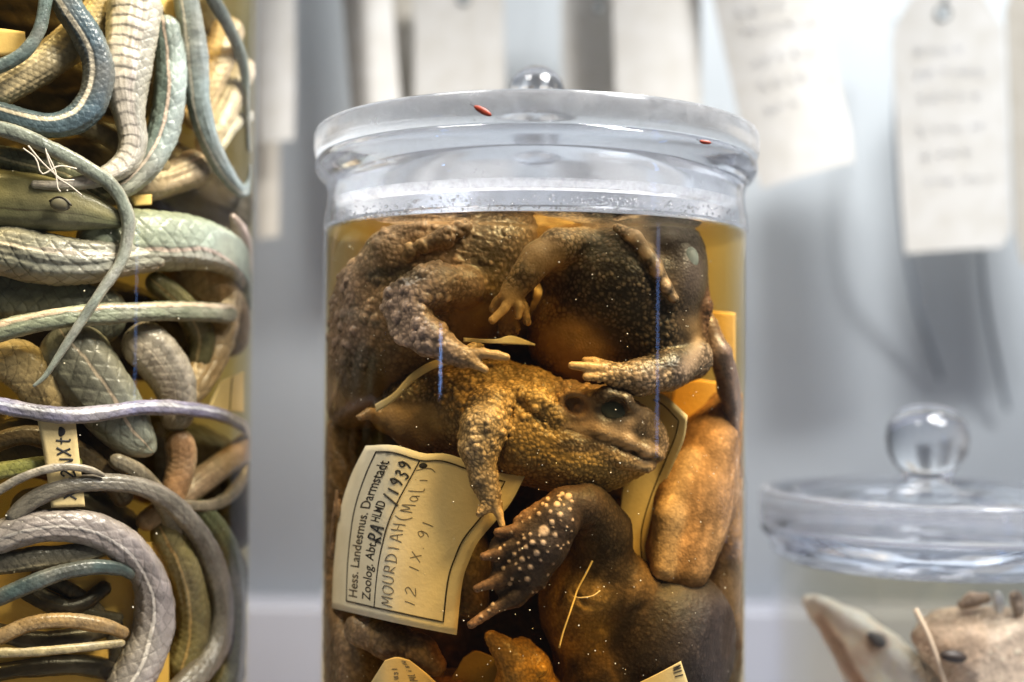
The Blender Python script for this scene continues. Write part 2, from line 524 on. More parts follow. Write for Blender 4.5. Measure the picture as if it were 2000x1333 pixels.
# ------------------------------------------------------------------ display case
M_wall = mat_plain('painted_panel', (.64, .68, .70), .55, .3, noise=.04, nscale=30)
M_shelf = mat_plain('painted_shelf', (.33, .34, .39), .4, .4, noise=.03, nscale=30)
zl = P(550, 1163, 300)[2]
V, F = box(-700, 700, 300, 312, 0, CZ + 600); solo('wall', V, F, M_wall, kind='structure', smooth=False)
V, F = box(-700, 700, -260, 312, -14, 0); solo('shelf', V, F, M_shelf, kind='structure', smooth=False)
r_ = 1.2
V, F = lathe([(0, 0)], 3)
prof = [(262, 0.02), (262, zl - 1.5), (262.45, zl - .45), (263.5, zl), (299.9, zl), (299.9, .02)]
V = np.array([[x, y, z] for x in (-690, 690) for (y, z) in prof]); n6 = len(prof)
F = [[i, (i + 1) % n6, (i + 1) % n6 + n6, i + n6] for i in range(n6)] + [list(range(n6))[::-1], list(range(n6, 2 * n6))]
solo('shelf_riser', V, F, M_shelf, kind='structure', smooth=False)

# paper tags hanging in front of the back panel
M_tag = mat_paper('tag_card', (.60, .595, .585))
M_tag2 = mat_paper('tag_card_aged', (.52, .49, .44))
M_ink = mat_plain('pencil', (.54, .54, .55), .7, .2)
M_cord_shade = mat_plain('cord_and_shade', (.22, .25, .28), .8, .1)
M_eyelet = mat_plain('eyelet', (.10, .11, .10), .5, .3)
def hang_tag(corners, y, label, hole=None, clip=.16, curl=0.0, mat=None, ink=0, seed=0, strand=True, lean=0.0):
    """corners: photo pixels tl,tr,br,bl; a parcel tag with a punched eyelet, slightly curled"""
    mat = mat or M_tag
    tl, tr, br, bl = [np.array(c, float) for c in corners]
    def mapuv(u, v):                           # u across 0..1, v down 0..1
        p = (tl * (1 - u) + tr * u) * (1 - v) + (bl * (1 - u) + br * u) * v
        q = P(p[0], p[1], y)
        q[1] += -curl * math.sin(math.pi * u) * 1.0 + lean * v + curl * .6 * math.cos(u * 3 + v * 2)
        return q
    asp = np.linalg.norm(bl - tl) / np.linalg.norm(tr - tl)
    hu, hv = (.5, .11 / asp * 2) if hole is None else hole
    out = [(clip * 1.2, 0), (1 - clip * 1.2, 0), (1, clip / asp * 2), (1, 1), (0, 1), (0, clip / asp * 2)]
    rays = 56
    ring = []
    for k in range(rays):
        a = 2 * math.pi * k / rays
        d = np.array([math.cos(a), math.sin(a) * 1.0]); best = 9
        for i in range(6):
            p, q = np.array(out[i]), np.array(out[(i + 1) % 6]); e = q - p
            den = d[0] * e[1] - d[1] * e[0]
            if abs(den) < 1e-9: continue
            w = p - np.array([hu, hv]); t = (w[0] * e[1] - w[1] * e[0]) / den; s = (w[0] * d[1] - w[1] * d[0]) / den
            if t > 0 and -1e-6 <= s <= 1 + 1e-6: best = min(best, t)
        ring.append((d, best))
    rad = .045
    steps = [0, .12, .3, .5, .75, 1]
    fr, bk = [], []
    for st in steps:
        for d, b in ring:
            hr = rad * np.array([1, 1 / asp])
            p0 = np.array([hu, hv]) + d * hr; p1 = np.array([hu, hv]) + d * b
            p = p0 * (1 - st) + p1 * st
            q = mapuv(*p); fr.append(q); bk.append(q + np.array([0, .45, 0]))
    n = rays; m = len(steps); Fq = []
    for i in range(m - 1):
        for k in range(n):
            a, b = i * n + k, i * n + (k + 1) % n
            Fq.append([a, b, b + n, a + n]); Fq.append([m * n + a, m * n + a + n, m * n + b + n, m * n + b])
    for i in (0, m - 1):
        for k in range(n):
            a, b = i * n + k, i * n + (k + 1) % n
            Fq.append([a, a + m * n, b + m * n, b] if i == 0 else [a, b, b + m * n, a + m * n])
    V = np.array(fr + bk)
    t = thing('paper_tag', label, 'tag', (V[:, 0].mean(), y, V[:, 2].min()), 'tags hanging behind the jars')
    part('card', V, Fq, mat, t, smooth=False)
    c = mapuv(hu, hv)
    w = np.linalg.norm(mapuv(0, .5) - mapuv(1, .5))
    a = np.linspace(0, 2 * math.pi, 19)[:-1]
    ringp = [c + np.array([math.cos(q) * w * .062, -.35, math.sin(q) * w * .062]) for q in np.linspace(0, 2 * math.pi, 19)]
    Vt, Ft = tube(np.array(ringp), .65, 6, cap=False); part('eyelet', Vt, Ft, M_eyelet, t)
    if strand:
        pc = [c + np.array([0, -.8, 0]), c + np.array([w * .02, -1.5, w * .12]), c + np.array([w * .05, 2, w * .6]), c + np.array([w * .1, 6, w * 2.2])]
        Vt, Ft = tube(catmull(pc, 14), .55, 6); part('strand', Vt, Ft, M_cord_shade, t)
    if ink:
        rnd = random.Random(seed); pieces = []
        for li in range(ink):
            v = .22 + .6 * li / ink + rnd.uniform(-.02, .02); u = .16 + rnd.uniform(0, .1)
            end = .55 + rnd.uniform(0, .33)
            while u < end:
                pts = []
                for k in range(6):
                    q = mapuv(u + k * .012, v + rnd.uniform(-.018, .018)); q[1] -= .25; pts.append(q)
                pieces.append(tube(catmull(pts, 14), .3, 4)); u += .085 + rnd.uniform(0, .06)
        Vt, Ft = join(pieces); part('handwriting', Vt, Ft, M_ink, t, smooth=False)
    return t
hang_tag([(500, -260), (578, -262), (576, 274), (506, 280)], 215, 'narrow white tag hanging straight beside the snake jar, in front of a longer one', curl=1.5)
hang_tag([(492, -200), (544, -200), (546, 462), (500, 468)], 235, 'longer aged narrow tag, its lower end hanging below the white tag beside the snake jar', curl=1, mat=M_tag2)
hang_tag([(640, -330), (742, -330), (790, 300), (692, 300)], 205, 'white curling tag behind the left of the toad jar lid', curl=7, ink=0)
hang_tag([(712, -300), (806, -300), (812, 320), (735, 320)], 240, 'beige tag half hidden behind the curling white tag', curl=2, mat=M_tag2)
hang_tag([(812, -60), (982, -60), (990, 330), (806, 330)], 215, 'broad white tag behind the lid, left of the lid knob', hole=(.55, .15), ink=0)
hang_tag([(1094, -40), (1216, -40), (1228, 330), (1100, 330)], 235, 'white tag with its eyelet showing, just to the right of the lid knob', hole=(.6, .15), mat=M_tag)
hang_tag([(1192, -240), (1366, -240), (1372, 330), (1206, 330)], 205, 'wide plain white tag behind the right of the toad jar lid', curl=2)
hang_tag([(1352, -190), (1548, -190), (1678, 312), (1476, 374)], 190, 'slanting white handwritten tag, its lower corner by the toad jar rim', curl=4, ink=7, seed=4)
hang_tag([(1738, -6), (1956, -12), (1976, 482), (1766, 496)], 200, 'large grey white tag with clipped corners and dark eyelet, hanging at the right', hole=(.455, .075), curl=2, ink=6, seed=9)
hang_tag([(1962, -60), (2170, -60), (2190, 520), (1985, 520)], 225, 'tag cut off by the right edge beside the large clipped tag', mat=M_tag2, curl=2)
for rows, lb in (([(1752, 40, 262), (1748, 200, 262), (1762, 420, 262), (1790, 590, 275), (1838, 740, 290)], 'tag shadow built as a dark grey cord hanging behind the left edge of the large clipped tag'),
             ([(1902, 300, 262), (1915, 480, 262), (1930, 620, 272), (1968, 800, 290)], 'tag shadow built as a dark grey cord showing below the right of the large clipped tag')):
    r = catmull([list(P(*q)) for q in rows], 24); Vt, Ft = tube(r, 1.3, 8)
    solo('strand', Vt, Ft, M_cord_shade, lb, 'strand', 'shadow bands behind the tags')  # dark bands modelled in place of the tags' soft shadows on the wall

# ------------------------------------------------------------------ jars
M_thin = mat_wall_glass('jar_glass', .02, .6)
M_thinL = mat_wall_glass('tall_jar_glass', .02, .6)
M_thinR = mat_wall_glass('thick_jar_glass', .055, .9)
M_neck = mat_glass('moulded_glass', .015, 1.47, (.96, .97, .99), bump=.10, bscale=90)
M_lid = mat_glass('lid_glass', .0, 1.47, (.97, .98, 1.0))
M_ground = mat_ground('ground_glass', .16, .2)
M_seat = mat_ground('ground_joint', .10, .08)
M_band_white = mat_ground('whitened_band_glass', .25, .52)  # plug rim whitened to imitate a bright band of refracted light
M_wet = mat_wall_glass('wetted_glass', .0, 0.0)
def inner_wet(o, n):
    k = len(o.data.polygons) // n
    lim = {9: 6}.get(k, k - 3)
    o.data.polygons.foreach_set('material_index', np.where(np.repeat(np.arange(k), n) >= lim, 1, 0).astype(np.int32))
    return o
def zz(rows): return [(r, CZ + z) for r, z in rows]
LIQ = CZ + 42.0
jar = thing('specimen_jar', 'tall cylindrical glass jar packed with toads in amber fluid', 'jar', (0, 0, 0))
V, F = lathe([(0, .3), (60, .3), (64.6, 2), (65, 6), (65, CZ + 30), (65, CZ + 43.2), (64.45, CZ + 43.2), (64.45, 9), (58, 6), (0, 6)], 192)
inner_wet(part('jar_wall', V, F, [M_thin, M_wet], jar, sharp=38), 192)
V, F = lathe(zz([(61.6, 43.5), (65, 43.5), (64.9, 46.5), (64.2, 50), (63.9, 54), (64.5, 57.2), (66.6, 59.2), (67.7, 61), (67.9, 62.8), (67.2, 64.2), (61.6, 64.2)]), 192, closed=True)
o = part('neck', V, F, [M_neck, M_seat], jar, sharp=38)
o.data.polygons.foreach_set('material_index', np.where(np.repeat(np.arange(11), 192) >= 9, 1, 0).astype(np.int32))
lid = thing('jar_lid', 'heavy clear glass lid with ground rim and round knob on the toad jar', 'lid', (0, 0, CZ + 64.5))
rows = zz([(0, 66), (50, 66), (53.5, 64), (55, 51), (56, 48.6), (58, 47.8), (60, 48.6), (60.8, 51), (61.1, 63), (61.3, 64.6), (66.8, 64.6), (67.8, 65.4), (68.2, 67), (68.2, 71.6), (67.6, 72.8), (66.4, 73.3), (40, 75.4), (10, 77), (5, 78.6)])
V, F = lathe(rows, 192)
ringn = 192
o = part('lid_plate', V, F, [M_lid, M_ground, M_band_white, M_thin], lid, sharp=38)
rowi = np.repeat(np.arange(len(rows) - 1), ringn)
mi = np.where((rowi >= 3) & (rowi <= 6), 2, 0) + np.where((rowi == 0) | (rowi >= 15), 3, 0) + np.where(((rowi >= 7) & (rowi <= 8)) | ((rowi >= 10) & (rowi <= 13)), 1, 0).astype(np.int32)
o.data.polygons.foreach_set('material_index', mi)
V, F = lathe(zz([(0, 78.7), (5, 78.7), (5.2, 80), (6.6, 82), (8.6, 85.5), (8.8, 88), (7.9, 91.3), (5.6, 94), (2.8, 95.5), (0, 95.8)]), 48)
part('knob', V, F, M_lid, lid)
M_amber = mat_liquid('amber_spirit', (2.7, 12.0, 38.0))
V, F = lathe([(0, 9.2), (64.3, 9.2), (64.35, LIQ + .8), (63.6, LIQ + .2), (62.4, LIQ), (0, LIQ)], 128)
solo('preserving_fluid', V, F, M_amber, 'clear amber preserving fluid filling the toad jar up to its neck', 'liquid', sharp=38)

LJ = (-159.0, 4.0, 70.0)
jl = thing('specimen_jar', 'tall glass cylinder of coiled snakes cut off by the left edge', 'jar', (LJ[0], LJ[1], 0))
V, F = lathe([(0, .3), (66, .3), (69.6, 2), (70, 6), (70, CZ + 190), (69.5, CZ + 190), (69.5, 9), (62, 6), (0, 6)], 192, LJ[0], LJ[1])
inner_wet(part('jar_wall', V, F, [M_thinL, M_wet], jl, sharp=38), 192)
M_pale = mat_liquid('pale_spirit', (3.0, 8.0, 26.0))
V, F = lathe([(0, 9.2), (69.3, 9.2), (69.3, CZ + 182), (0, CZ + 182)], 128, LJ[0], LJ[1])
solo('preserving_fluid', V, F, M_pale, 'yellowish preserving fluid around the coiled snakes', 'liquid', sharp=38)

RJ = (140.0, 54.0, 57.0)
jr = thing('specimen_jar', 'low glass jar with pale animals in clear fluid behind the toad jar', 'jar', (RJ[0], RJ[1], 0))
V, F = lathe([(0, .3), (50, .3), (53.6, 2), (54, 6), (54, CZ - 62), (51.4, CZ - 62), (51.4, 9), (47, 6), (0, 6)], 128, RJ[0], RJ[1])
part('jar_wall', V, F, M_thinR, jr, sharp=38)
V, F = lathe(zz([(51, -61.7), (54, -61.7), (54.6, -58), (57.0, -56), (57.8, -54.5), (57.4, -53.2), (51, -53.2)]), 128, RJ[0], RJ[1], closed=True)
part('neck', V, F, M_neck, jr, sharp=38)
lr = thing('jar_lid', 'domed clear glass lid with ball knob on the low jar', 'lid', (RJ[0], RJ[1], CZ - 53))
V, F = lathe(zz([(0, -51), (42, -51), (45, -53), (47, -60), (49.4, -60.5), (50.4, -59), (50.6, -52.8), (57, -52.8), (58.2, -51.5), (58.2, -42), (57.2, -40.4), (55, -39.8), (45, -38.6), (30, -37), (12, -35.9), (7, -35.5)]), 128, RJ[0], RJ[1])
o = part('lid_plate', V, F, [M_lid, M_ground], lr, sharp=38)
o.data.polygons.foreach_set('material_index', np.where((np.repeat(np.arange(15), 128) >= 6) & (np.repeat(np.arange(15), 128) <= 10), 1, 0).astype(np.int32))
V, F = lathe(zz([(0, -35.3), (8, -35.3), (8.6, -33.6), (11.4, -31), (13.6, -27), (14.3, -22), (13.4, -16.6), (10, -12), (5, -9.9), (0, -9.4)]), 48, RJ[0], RJ[1])
part('knob', V, F, M_lid, lr)
M_clear = mat_liquid('clear_spirit', (.8, 1.6, 4.5))
V, F = lathe([(0, 9.2), (51.2, 9.2), (51.2, CZ - 64), (0, CZ - 64)], 96, RJ[0], RJ[1])
solo('preserving_fluid', V, F, M_clear, 'nearly colourless preserving fluid in the low jar', 'liquid', sharp=38)
# ------------------------------------------------------------------ toads
M_skin = mat_skin('toad_skin', .4, .4, 1500, .4, .22, 260)
M_smooth = mat_skin('foot_skin', .55, .25, 2600, .25, .15, 300)
M_eye = mat_plain('clouded_eye', (.075, .095, .10), .35, .4, noise=.35, nscale=260)
M_eye2 = mat_plain('filmed_eye', (.14, .165, .17), .5, .3, noise=.3, nscale=260)
JARC = (0.0, 0.0, 63.5)
def blobmask(px, py, spots):
    """max of soft elliptical masks, rows (x,y,rx,ry)"""
    m = np.zeros_like(px)
    for (x, y, rx, ry) in spots:
        d = np.sqrt(((px - x) / rx) ** 2 + ((py - y) / ry) ** 2)
        m = np.maximum(m, 1 - sstep(.55, 1.15, d))
    return m
def finish(V, F, col, gran=1.0, gamp=.14, big=2.2, bamp=.4, seed=1, smooth_at=(), big_at=None, dark_at=(), dark=(.05, .04, .035),
           light_at=(), light=(.6, .45, .32), tipgain=.35, crev=.55, wrink=0.0, thresh=.45, tipcol=(.26, .195, .145), lump=.5, fold=0.0, foldcol=0.0, dk=.8):
    px, py = proj(V)
    N = vnormals(V, F)
    sm = 1 - blobmask(px, py, smooth_at) if len(smooth_at) else np.ones(len(V))
    bm = blobmask(px, py, big_at) if big_at is not None else np.ones(len(V))
    q = V + .25 * np.stack([vnoise(V, 1.5, 5), vnoise(V, 1.5, 6), vnoise(V, 1.5, 7)], 1)
    F1, F2, ID = worley(q, gran, seed)
    g = sstep(.0, .42, F2 - F1) * (.45 + .8 * ID)
    gc = sstep(.04, .34, F2 - F1)
    B1, B2, BI = worley(q, big, seed + 50)
    rad = .30 + .22 * BI
    b = np.clip(1 - (B1 / rad) ** 2, 0, 1) * (BI > thresh) * bm
    n3 = fbm(V, 7.0, seed + 3)
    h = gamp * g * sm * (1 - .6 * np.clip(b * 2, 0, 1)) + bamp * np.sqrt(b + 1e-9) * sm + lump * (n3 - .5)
    if wrink:
        w = np.abs(np.sin(V @ np.array([.9, .3, 2.4]) * 1.1 + 4 * n3)) ** 3
        h = h - wrink * w * sm
    c = col.copy()
    if fold:
        al = V @ np.array([.42, .1, .9]); ac = np.stack([V @ np.array([.9, .1, -.42]) / 1.7, V[:, 1] / 3.0, al / 26.0], 1)
        fl = fbm(ac + .2 * vnoise(V, 6, 3)[:, None], 1.0, seed + 71, 3) - .5
        h = h + fold * fl; c = c * (1 + foldcol * 2 * fl)[:, None]
    V = V + N * h[:, None]
    if len(dark_at):
        m = blobmask(px, py, dark_at) * np.clip(.25 + 1.5 * fbm(V, 5, seed + 9), 0, 1)
        c = c * (1 - m[:, None]) + np.array(dark) * m[:, None]
        tip = (sstep(.12, .5, F2 - F1) * (.25 + .55 * ID))[:, None] * m[:, None]
        c = c * (1 - tip) + np.array(tipcol) * tip
    if len(light_at):
        m = blobmask(px, py, light_at)[:, None]
        c = c * (1 - m) + np.array(light) * m
    var = .75 + .5 * fbm(V, 9, seed + 21)
    c = c * var[:, None]
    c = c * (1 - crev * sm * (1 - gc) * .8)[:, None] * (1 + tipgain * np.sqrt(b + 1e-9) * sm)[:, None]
    return V, F, np.clip(dk * c * np.clip(c.mean(-1, keepdims=True) / .22, .3, 1.6) ** .25, .004, .8)
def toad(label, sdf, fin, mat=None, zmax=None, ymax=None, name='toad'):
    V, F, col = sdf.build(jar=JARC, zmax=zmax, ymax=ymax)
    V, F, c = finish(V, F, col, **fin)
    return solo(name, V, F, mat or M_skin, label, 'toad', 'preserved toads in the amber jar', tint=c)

TAN = (.36, .245, .165); TAN2 = (.29, .195, .135); OLV = (.36, .255, .12); ORG = (.46, .29, .12); DRK = (.13, .09, .06)
# --- toad sitting upright at the upper left
A = SDF(.42)
A.chain([(960, 440, -22, 92), (900, 520, -24, 112), (840, 590, -24, 122), (765, 650, -20, 118), (715, 720, -15, 95), (700, 770, -12, 70)], 5, TAN2)
A.ell((950, 560, -27), (92, 95, 14), 4, OLV, 20)
A.ell((965, 490, -28), (75, 70, 12), 4, (.15, .105, .075), 20)
A.ell((880, 640, -24), (95, 75, 13), 4, ORG, 30)
A.chain([(705, 560, -28, 45), (760, 500, -33, 44), (820, 455, -33, 40), (900, 425, -30, 36)], 4, TAN)          # warty dorsal ridge
A.chain([(660, 700, -22, 60), (655, 640, -24, 52), (690, 580, -28, 46)], 4, TAN2)
A.chain([(838, 478, -41, 16), (868, 462, -42, 17), (905, 446, -41, 14)], 1.2, TAN)                             # elongated gland
A.cap((802, 492, -41, 14), (803, 493, -41, 14), .8, (.46, .31, .18)); A.cap((822, 480, -42, 13), (823, 480, -42, 13), .8, (.46, .31, .18))
A.chain([(905, 562, -43, 40), (850, 560, -47, 44), (795, 588, -48, 44)], 2.5, TAN)                               # upper arm
A.chain([(782, 596, -48.5, 40), (800, 630, -50, 44), (838, 660, -52, 36), (880, 686, -54, 25)], 1.2, TAN)       # forearm
A.chain([(880, 686, -54, 24), (905, 698, -54.5, 21), (925, 702, -55, 15)], 1.2, TAN)
A.chain([(915, 692, -55, 13), (945, 690, -56, 10), (970, 694, -56.5, 9), (990, 698, -56.5, 7.5)], .8, (.50, .34, .19))
A.chain([(912, 700, -55.5, 12), (930, 712, -56, 10), (948, 722, -56.5, 7.5)], .8, (.50, .34, .19))
A.chain([(905, 690, -52, 12), (925, 680, -50, 9), (938, 678, -49, 8)], .8, (.42, .29, .15))
A.chain([(950, 455, -42, 3), (890, 505, -45, 5), (830, 540, -46, 6), (770, 575, -47, 4)], 1.5, sub=True)         # fold above the arm
toad('warty brown toad sitting upright at the upper left, one arm reaching inward', A,
     dict(gran=1.5, gamp=.24, big=3.6, bamp=.85, seed=3, thresh=.2,
          smooth_at=[(925, 628, 48, 46), (720, 770, 100, 50), (965, 695, 45, 22), (945, 720, 25, 20)],
          big_at=[(700, 600, 110, 130), (800, 490, 150, 70), (900, 440, 130, 40), (830, 620, 90, 60)],
          dark_at=[(985, 480, 90, 90), (770, 540, 70, 22), (700, 730, 60, 60)], dark=(.10, .07, .045)), zmax=LIQ - .6)

# --- toad seen from below at the upper right
B = SDF(.42)
B.ell((1205, 560, -30), (135, 122, 18), 4, (.20, .14, .10), 20)
B.ell((1150, 640, -26), (125, 105, 16), 4, ORG, 35)
B.ell((1265, 650, -28), (100, 92, 16), 4, (.19, .135, .095))
B.ell((1095, 520, -32), (55, 45, 10), 4, (.34, .24, .15))
B.ell((1310, 560, -27), (66, 125, 17), 3, (.10, .08, .078), -12)                                             # head
B.ell((1290, 480, -29), (62, 52, 14), 3, (.10, .08, .075))
B.chain([(1330, 640, -25, 52), (1345, 700, -27, 45)], 3, (.17, .12, .09))
B.chain([(1205, 446, -43, 9), (1242, 466, -46, 15), (1278, 515, -47, 15), (1300, 560, -46.5, 13), (1318, 585, -45, 9)], 1.0, (.60, .43, .29))  # jaw
B.chain([(1255, 452, -46, 4), (1296, 505, -48, 5), (1322, 560, -47, 4)], .8, sub=True)
B.chain([(1330, 470, -36, 16), (1362, 510, -33, 14), (1368, 545, -31, 12)], 1.2, (.12, .10, .095))           # brow
B.chain([(1372, 560, -30, 12), (1376, 600, -30, 14), (1370, 650, -30, 12)], 1.5, (.20, .11, .08))
B.chain([(1140, 480, -38, 36), (1090, 482, -44, 33), (1052, 505, -45, 31), (1025, 540, -45, 27)], 2, (.40, .28, .17))   # left arm
B.chain([(1050, 505, -46, 26), (1030, 535, -46, 26), (1005, 565, -46, 24)], 1.2, (.40, .28, .17))
B.chain([(1005, 565, -46, 22), (992, 580, -47, 19)], 1.2, (.46, .31, .17))
B.chain([(1000, 580, -48, 10), (985, 603, -49, 9), (962, 626, -50, 8)], .6, (.52, .35, .18))
B.chain([(1004, 580, -47, 10), (1014, 600, -48, 9), (1012, 618, -48, 8)], .6, (.52, .35, .18))
B.chain([(1008, 575, -46, 10), (1024, 600, -46, 9), (1030, 630, -46, 8)], .6, (.48, .32, .16))
B.chain([(988, 575, -46, 10), (972, 590, -46, 10), (963, 603, -46, 9)], .6, (.50, .34, .17))
B.chain([(993, 600, -42, 18), (994, 640, -40, 20), (988, 660, -38, 14)], 1, (.34, .22, .11))
B.chain([(1352, 700, -34, 40), (1305, 724, -43, 38), (1250, 738, -47, 35), (1205, 736, -49, 25)], 1.5, (.29, .21, .155))   # right arm
B.chain([(1205, 734, -49.5, 23), (1180, 725, -51, 17)], 1.2, (.36, .26, .18))
B.chain([(1182, 722, -52, 12), (1150, 718, -53, 10), (1116, 714, -53.5, 8)], .7, (.52, .36, .21))
B.chain([(1190, 734, -52, 12), (1170, 737, -53, 9), (1144, 736, -53.5, 8)], .7, (.52, .36, .21))
B.chain([(1188, 716, -50, 11), (1160, 707, -50, 9), (1142, 705, -50, 8)], .7, (.44, .30, .17))
ob = toad('dark throated toad seen from below at the upper right, its arms folded under', B,
     dict(gran=1.35, gamp=.26, big=2.6, bamp=.2, dk=.86, seed=8, thresh=.5, crev=.85,
          smooth_at=[(1130, 665, 100, 50), (1310, 490, 40, 60), (1355, 560, 30, 90), (1250, 480, 40, 40), (1130, 716, 50, 34), (990, 600, 50, 50), (1060, 500, 50, 40), (1345, 660, 30, 80), (1262, 490, 22, 24), (1290, 535, 20, 28), (1312, 575, 16, 20), (1325, 520, 45, 80)],
          big_at=[(1270, 735, 70, 40)],
          dark_at=[(1190, 510, 90, 70), (1250, 590, 105, 120), (1300, 670, 60, 60), (1150, 560, 60, 50)], dark=(.028, .022, .02),
          light_at=[(1306, 735, 10, 18), (1235, 464, 18, 11), (1262, 490, 16, 18), (1283, 525, 14, 20), (1300, 558, 12, 18), (1314, 582, 9, 10)], light=(.46, .33, .215)), zmax=LIQ - .6)
def ball(c, rx, ry, rz, n=24, rot=0.0):
    a = [(0.0, -1)] + [(math.sin(math.pi * i / n), -math.cos(math.pi * i / n)) for i in range(1, n)] + [(0.0, 1)]
    V, F = lathe(a, n)
    V = V[:, [0, 2, 1]] * np.array([rx, ry, rz]); F = F[:, ::-1]
    t = math.radians(rot)
    R = np.array([[math.cos(t), 0, math.sin(t)], [0, 1, 0], [-math.sin(t), 0, math.cos(t)]])
    return V @ R.T + np.asarray(c), F
V, F = ball(P(1342, 512, -40.6), 3.1, 2.0, 4.4, rot=15); part('eye', V, F, M_eye2, ob)

# --- toad in profile across the middle
C = SDF(.36)
GLD = (.45, .33, .185); GLD2 = (.40, .285, .16); HEAD = (.33, .235, .175)
C.chain([(770, 800, -22, 50), (830, 800, -28, 72), (920, 800, -32, 92), (1010, 830, -35, 102), (1080, 862, -36, 88)], 5, GLD2)
C.chain([(880, 748, -33, 40), (960, 752, -37, 48), (1040, 772, -38, 46), (1100, 792, -38, 40)], 3, GLD)
C.chain([(1030, 860, -40, 82), (1110, 885, -40, 74), (1180, 890, -39, 64), (1235, 890, -38, 42)], 3.5, OLV)  # throat
C.chain([(1110, 800, -40, 54), (1170, 812, -42, 54), (1225, 832, -42, 44), (1262, 850, -41, 34), (1276, 868, -41, 27)], 2.2, HEAD)
C.chain([(1284, 842, -42, 12), (1291, 866, -42, 10), (1284, 890, -42, 12)], 1.5, (.27, .20, .17))
C.chain([(1190, 770, -42, 18), (1225, 795, -43, 16), (1270, 825, -42, 16), (1288, 845, -41, 12)], 1.6, (.25, .185, .15))   # crest to snout
C.ell((1205, 836, -45), (72, 26, 4.2), 3, HEAD, 22)
C.chain([(1110, 826, -47.4, 8), (1170, 840, -48.8, 9), (1225, 862, -48.4, 10), (1262, 880, -47, 11), (1284, 890, -44.6, 11)], 2.0, (.37, .27, .205))
C.chain([(1106, 848, -46.6, 7), (1150, 860, -47.6, 7), (1200, 884, -47.4, 7), (1245, 903, -46.2, 8), (1272, 911, -44.2, 9)], 1.8, (.36, .26, .19))     # upper lip
C.chain([(1150, 872, -48, 10), (1215, 898, -48, 12), (1262, 912, -46, 12)], 1.6, (.42, .31, .20))                             # lower jaw
C.chain([(1104, 838, -49.4, 2.2), (1150, 849, -50.2, 2.6), (1200, 873, -50.0, 2.6), (1245, 892, -48.8, 2.6), (1292, 904, -45.2, 2.6)], .5, (.10, .065, .05), sub=True)
C.chain([(1150, 780, -47.5, 10), (1186, 772, -50, 13), (1220, 782, -50.2, 12), (1244, 802, -48, 9)], 2.2, (.17, .125, .095))   # brow
C.ell((1195, 800, -51), (30, 22, 2.6), .9, (.14, .11, .095), sub=True, rot=18)
ringp = [(1126 + 29 * math.cos(t), 793 + 24 * math.sin(t) + 5 * math.cos(t), -48.6, 5) for t in np.linspace(0, 2 * math.pi, 15)]
C.chain(ringp, .7, (.36, .25, .18))
C.ell((1126, 794, -49.8), (21, 16, 2.2), .6, (.22, .13, .10), sub=True, rot=-20)
C.ell((1130, 796, -47.6), (12, 10, 1.2), .5, (.28, .17, .13))
C.chain([(1010, 765, -46, 20), (1050, 785, -48, 24), (1088, 815, -47.5, 22), (1100, 832, -47, 15)], 1.5, GLD)              # gland behind the ear
C.chain([(880, 760, -45, 3), (950, 768, -47, 4.5), (1020, 790, -50, 5), (1080, 845, -51, 4.5)], 1.4, sub=True)              # fold
C.chain([(962, 795, -47, 46), (945, 835, -51, 44), (935, 875, -52, 37), (938, 905, -52.5, 28)], 2.0, (.43, .31, .18))      # arm
C.chain([(938, 900, -52.5, 28), (945, 935, -53, 27), (955, 965, -53.5, 22), (962, 985, -54, 16)], 1.2, (.36, .27, .18))
C.chain([(962, 980, -54, 12), (974, 1003, -54.5, 9), (981, 1027, -55, 7)], .7, (.46, .32, .18))
C.chain([(955, 975, -54.5, 13), (947, 992, -55, 11), (938, 1003, -55.5, 9)], .7, (.42, .30, .18))
C.chain([(962, 962, -51, 10), (973, 985, -50.5, 8), (975, 1005, -50, 7)], .7, (.38, .27, .15))
C.chain([(1000, 800, -50.2, 4), (988, 850, -50.5, 5), (975, 895, -49, 5)], 1.2, sub=True)
C.chain([(880, 850, -30, 45), (840, 850, -32, 48), (800, 830, -33, 40), (770, 815, -33, 28), (735, 812, -33, 15)], 2, (.30, .21, .14))   # thigh
C.chain([(745, 812, -34, 12), (722, 808, -35, 10), (705, 815, -36, 8)], .8, (.44, .28, .15))
oc = toad('golden brown toad in profile across the middle, snout to the right', C,
     dict(gran=1.25, gamp=.24, big=2.6, bamp=.85, dk=.9, seed=14, thresh=.1, crev=.7, tipgain=.45,
          smooth_at=[(1200, 830, 110, 45), (1245, 862, 46, 40), (1170, 846, 70, 20), (1130, 838, 40, 14), (1262, 906, 26, 10), (975, 1010, 20, 26), (790, 830, 90, 60), (1130, 795, 40, 34)],
          big_at=[(940, 750, 120, 50), (1050, 790, 80, 60), (940, 830, 60, 65), (1080, 750, 80, 30), (830, 760, 80, 50)],
          light_at=[(1112, 831, 18, 7), (1135, 837, 20, 7), (1160, 844, 20, 7), (1185, 855, 20, 7), (1210, 866, 20, 7), (1235, 877, 20, 7), (1262, 889, 18, 8)], light=(.38, .275, .205),
          dark_at=[(800, 760, 110, 40), (1268, 842, 36, 40), (1130, 870, 60, 18)], dark=(.09, .065, .05)))
V, F = ball(P(1196, 801, -47.3), 4.3, 2.7, 3.2, rot=18); part('eye', V, F, M_eye, oc)

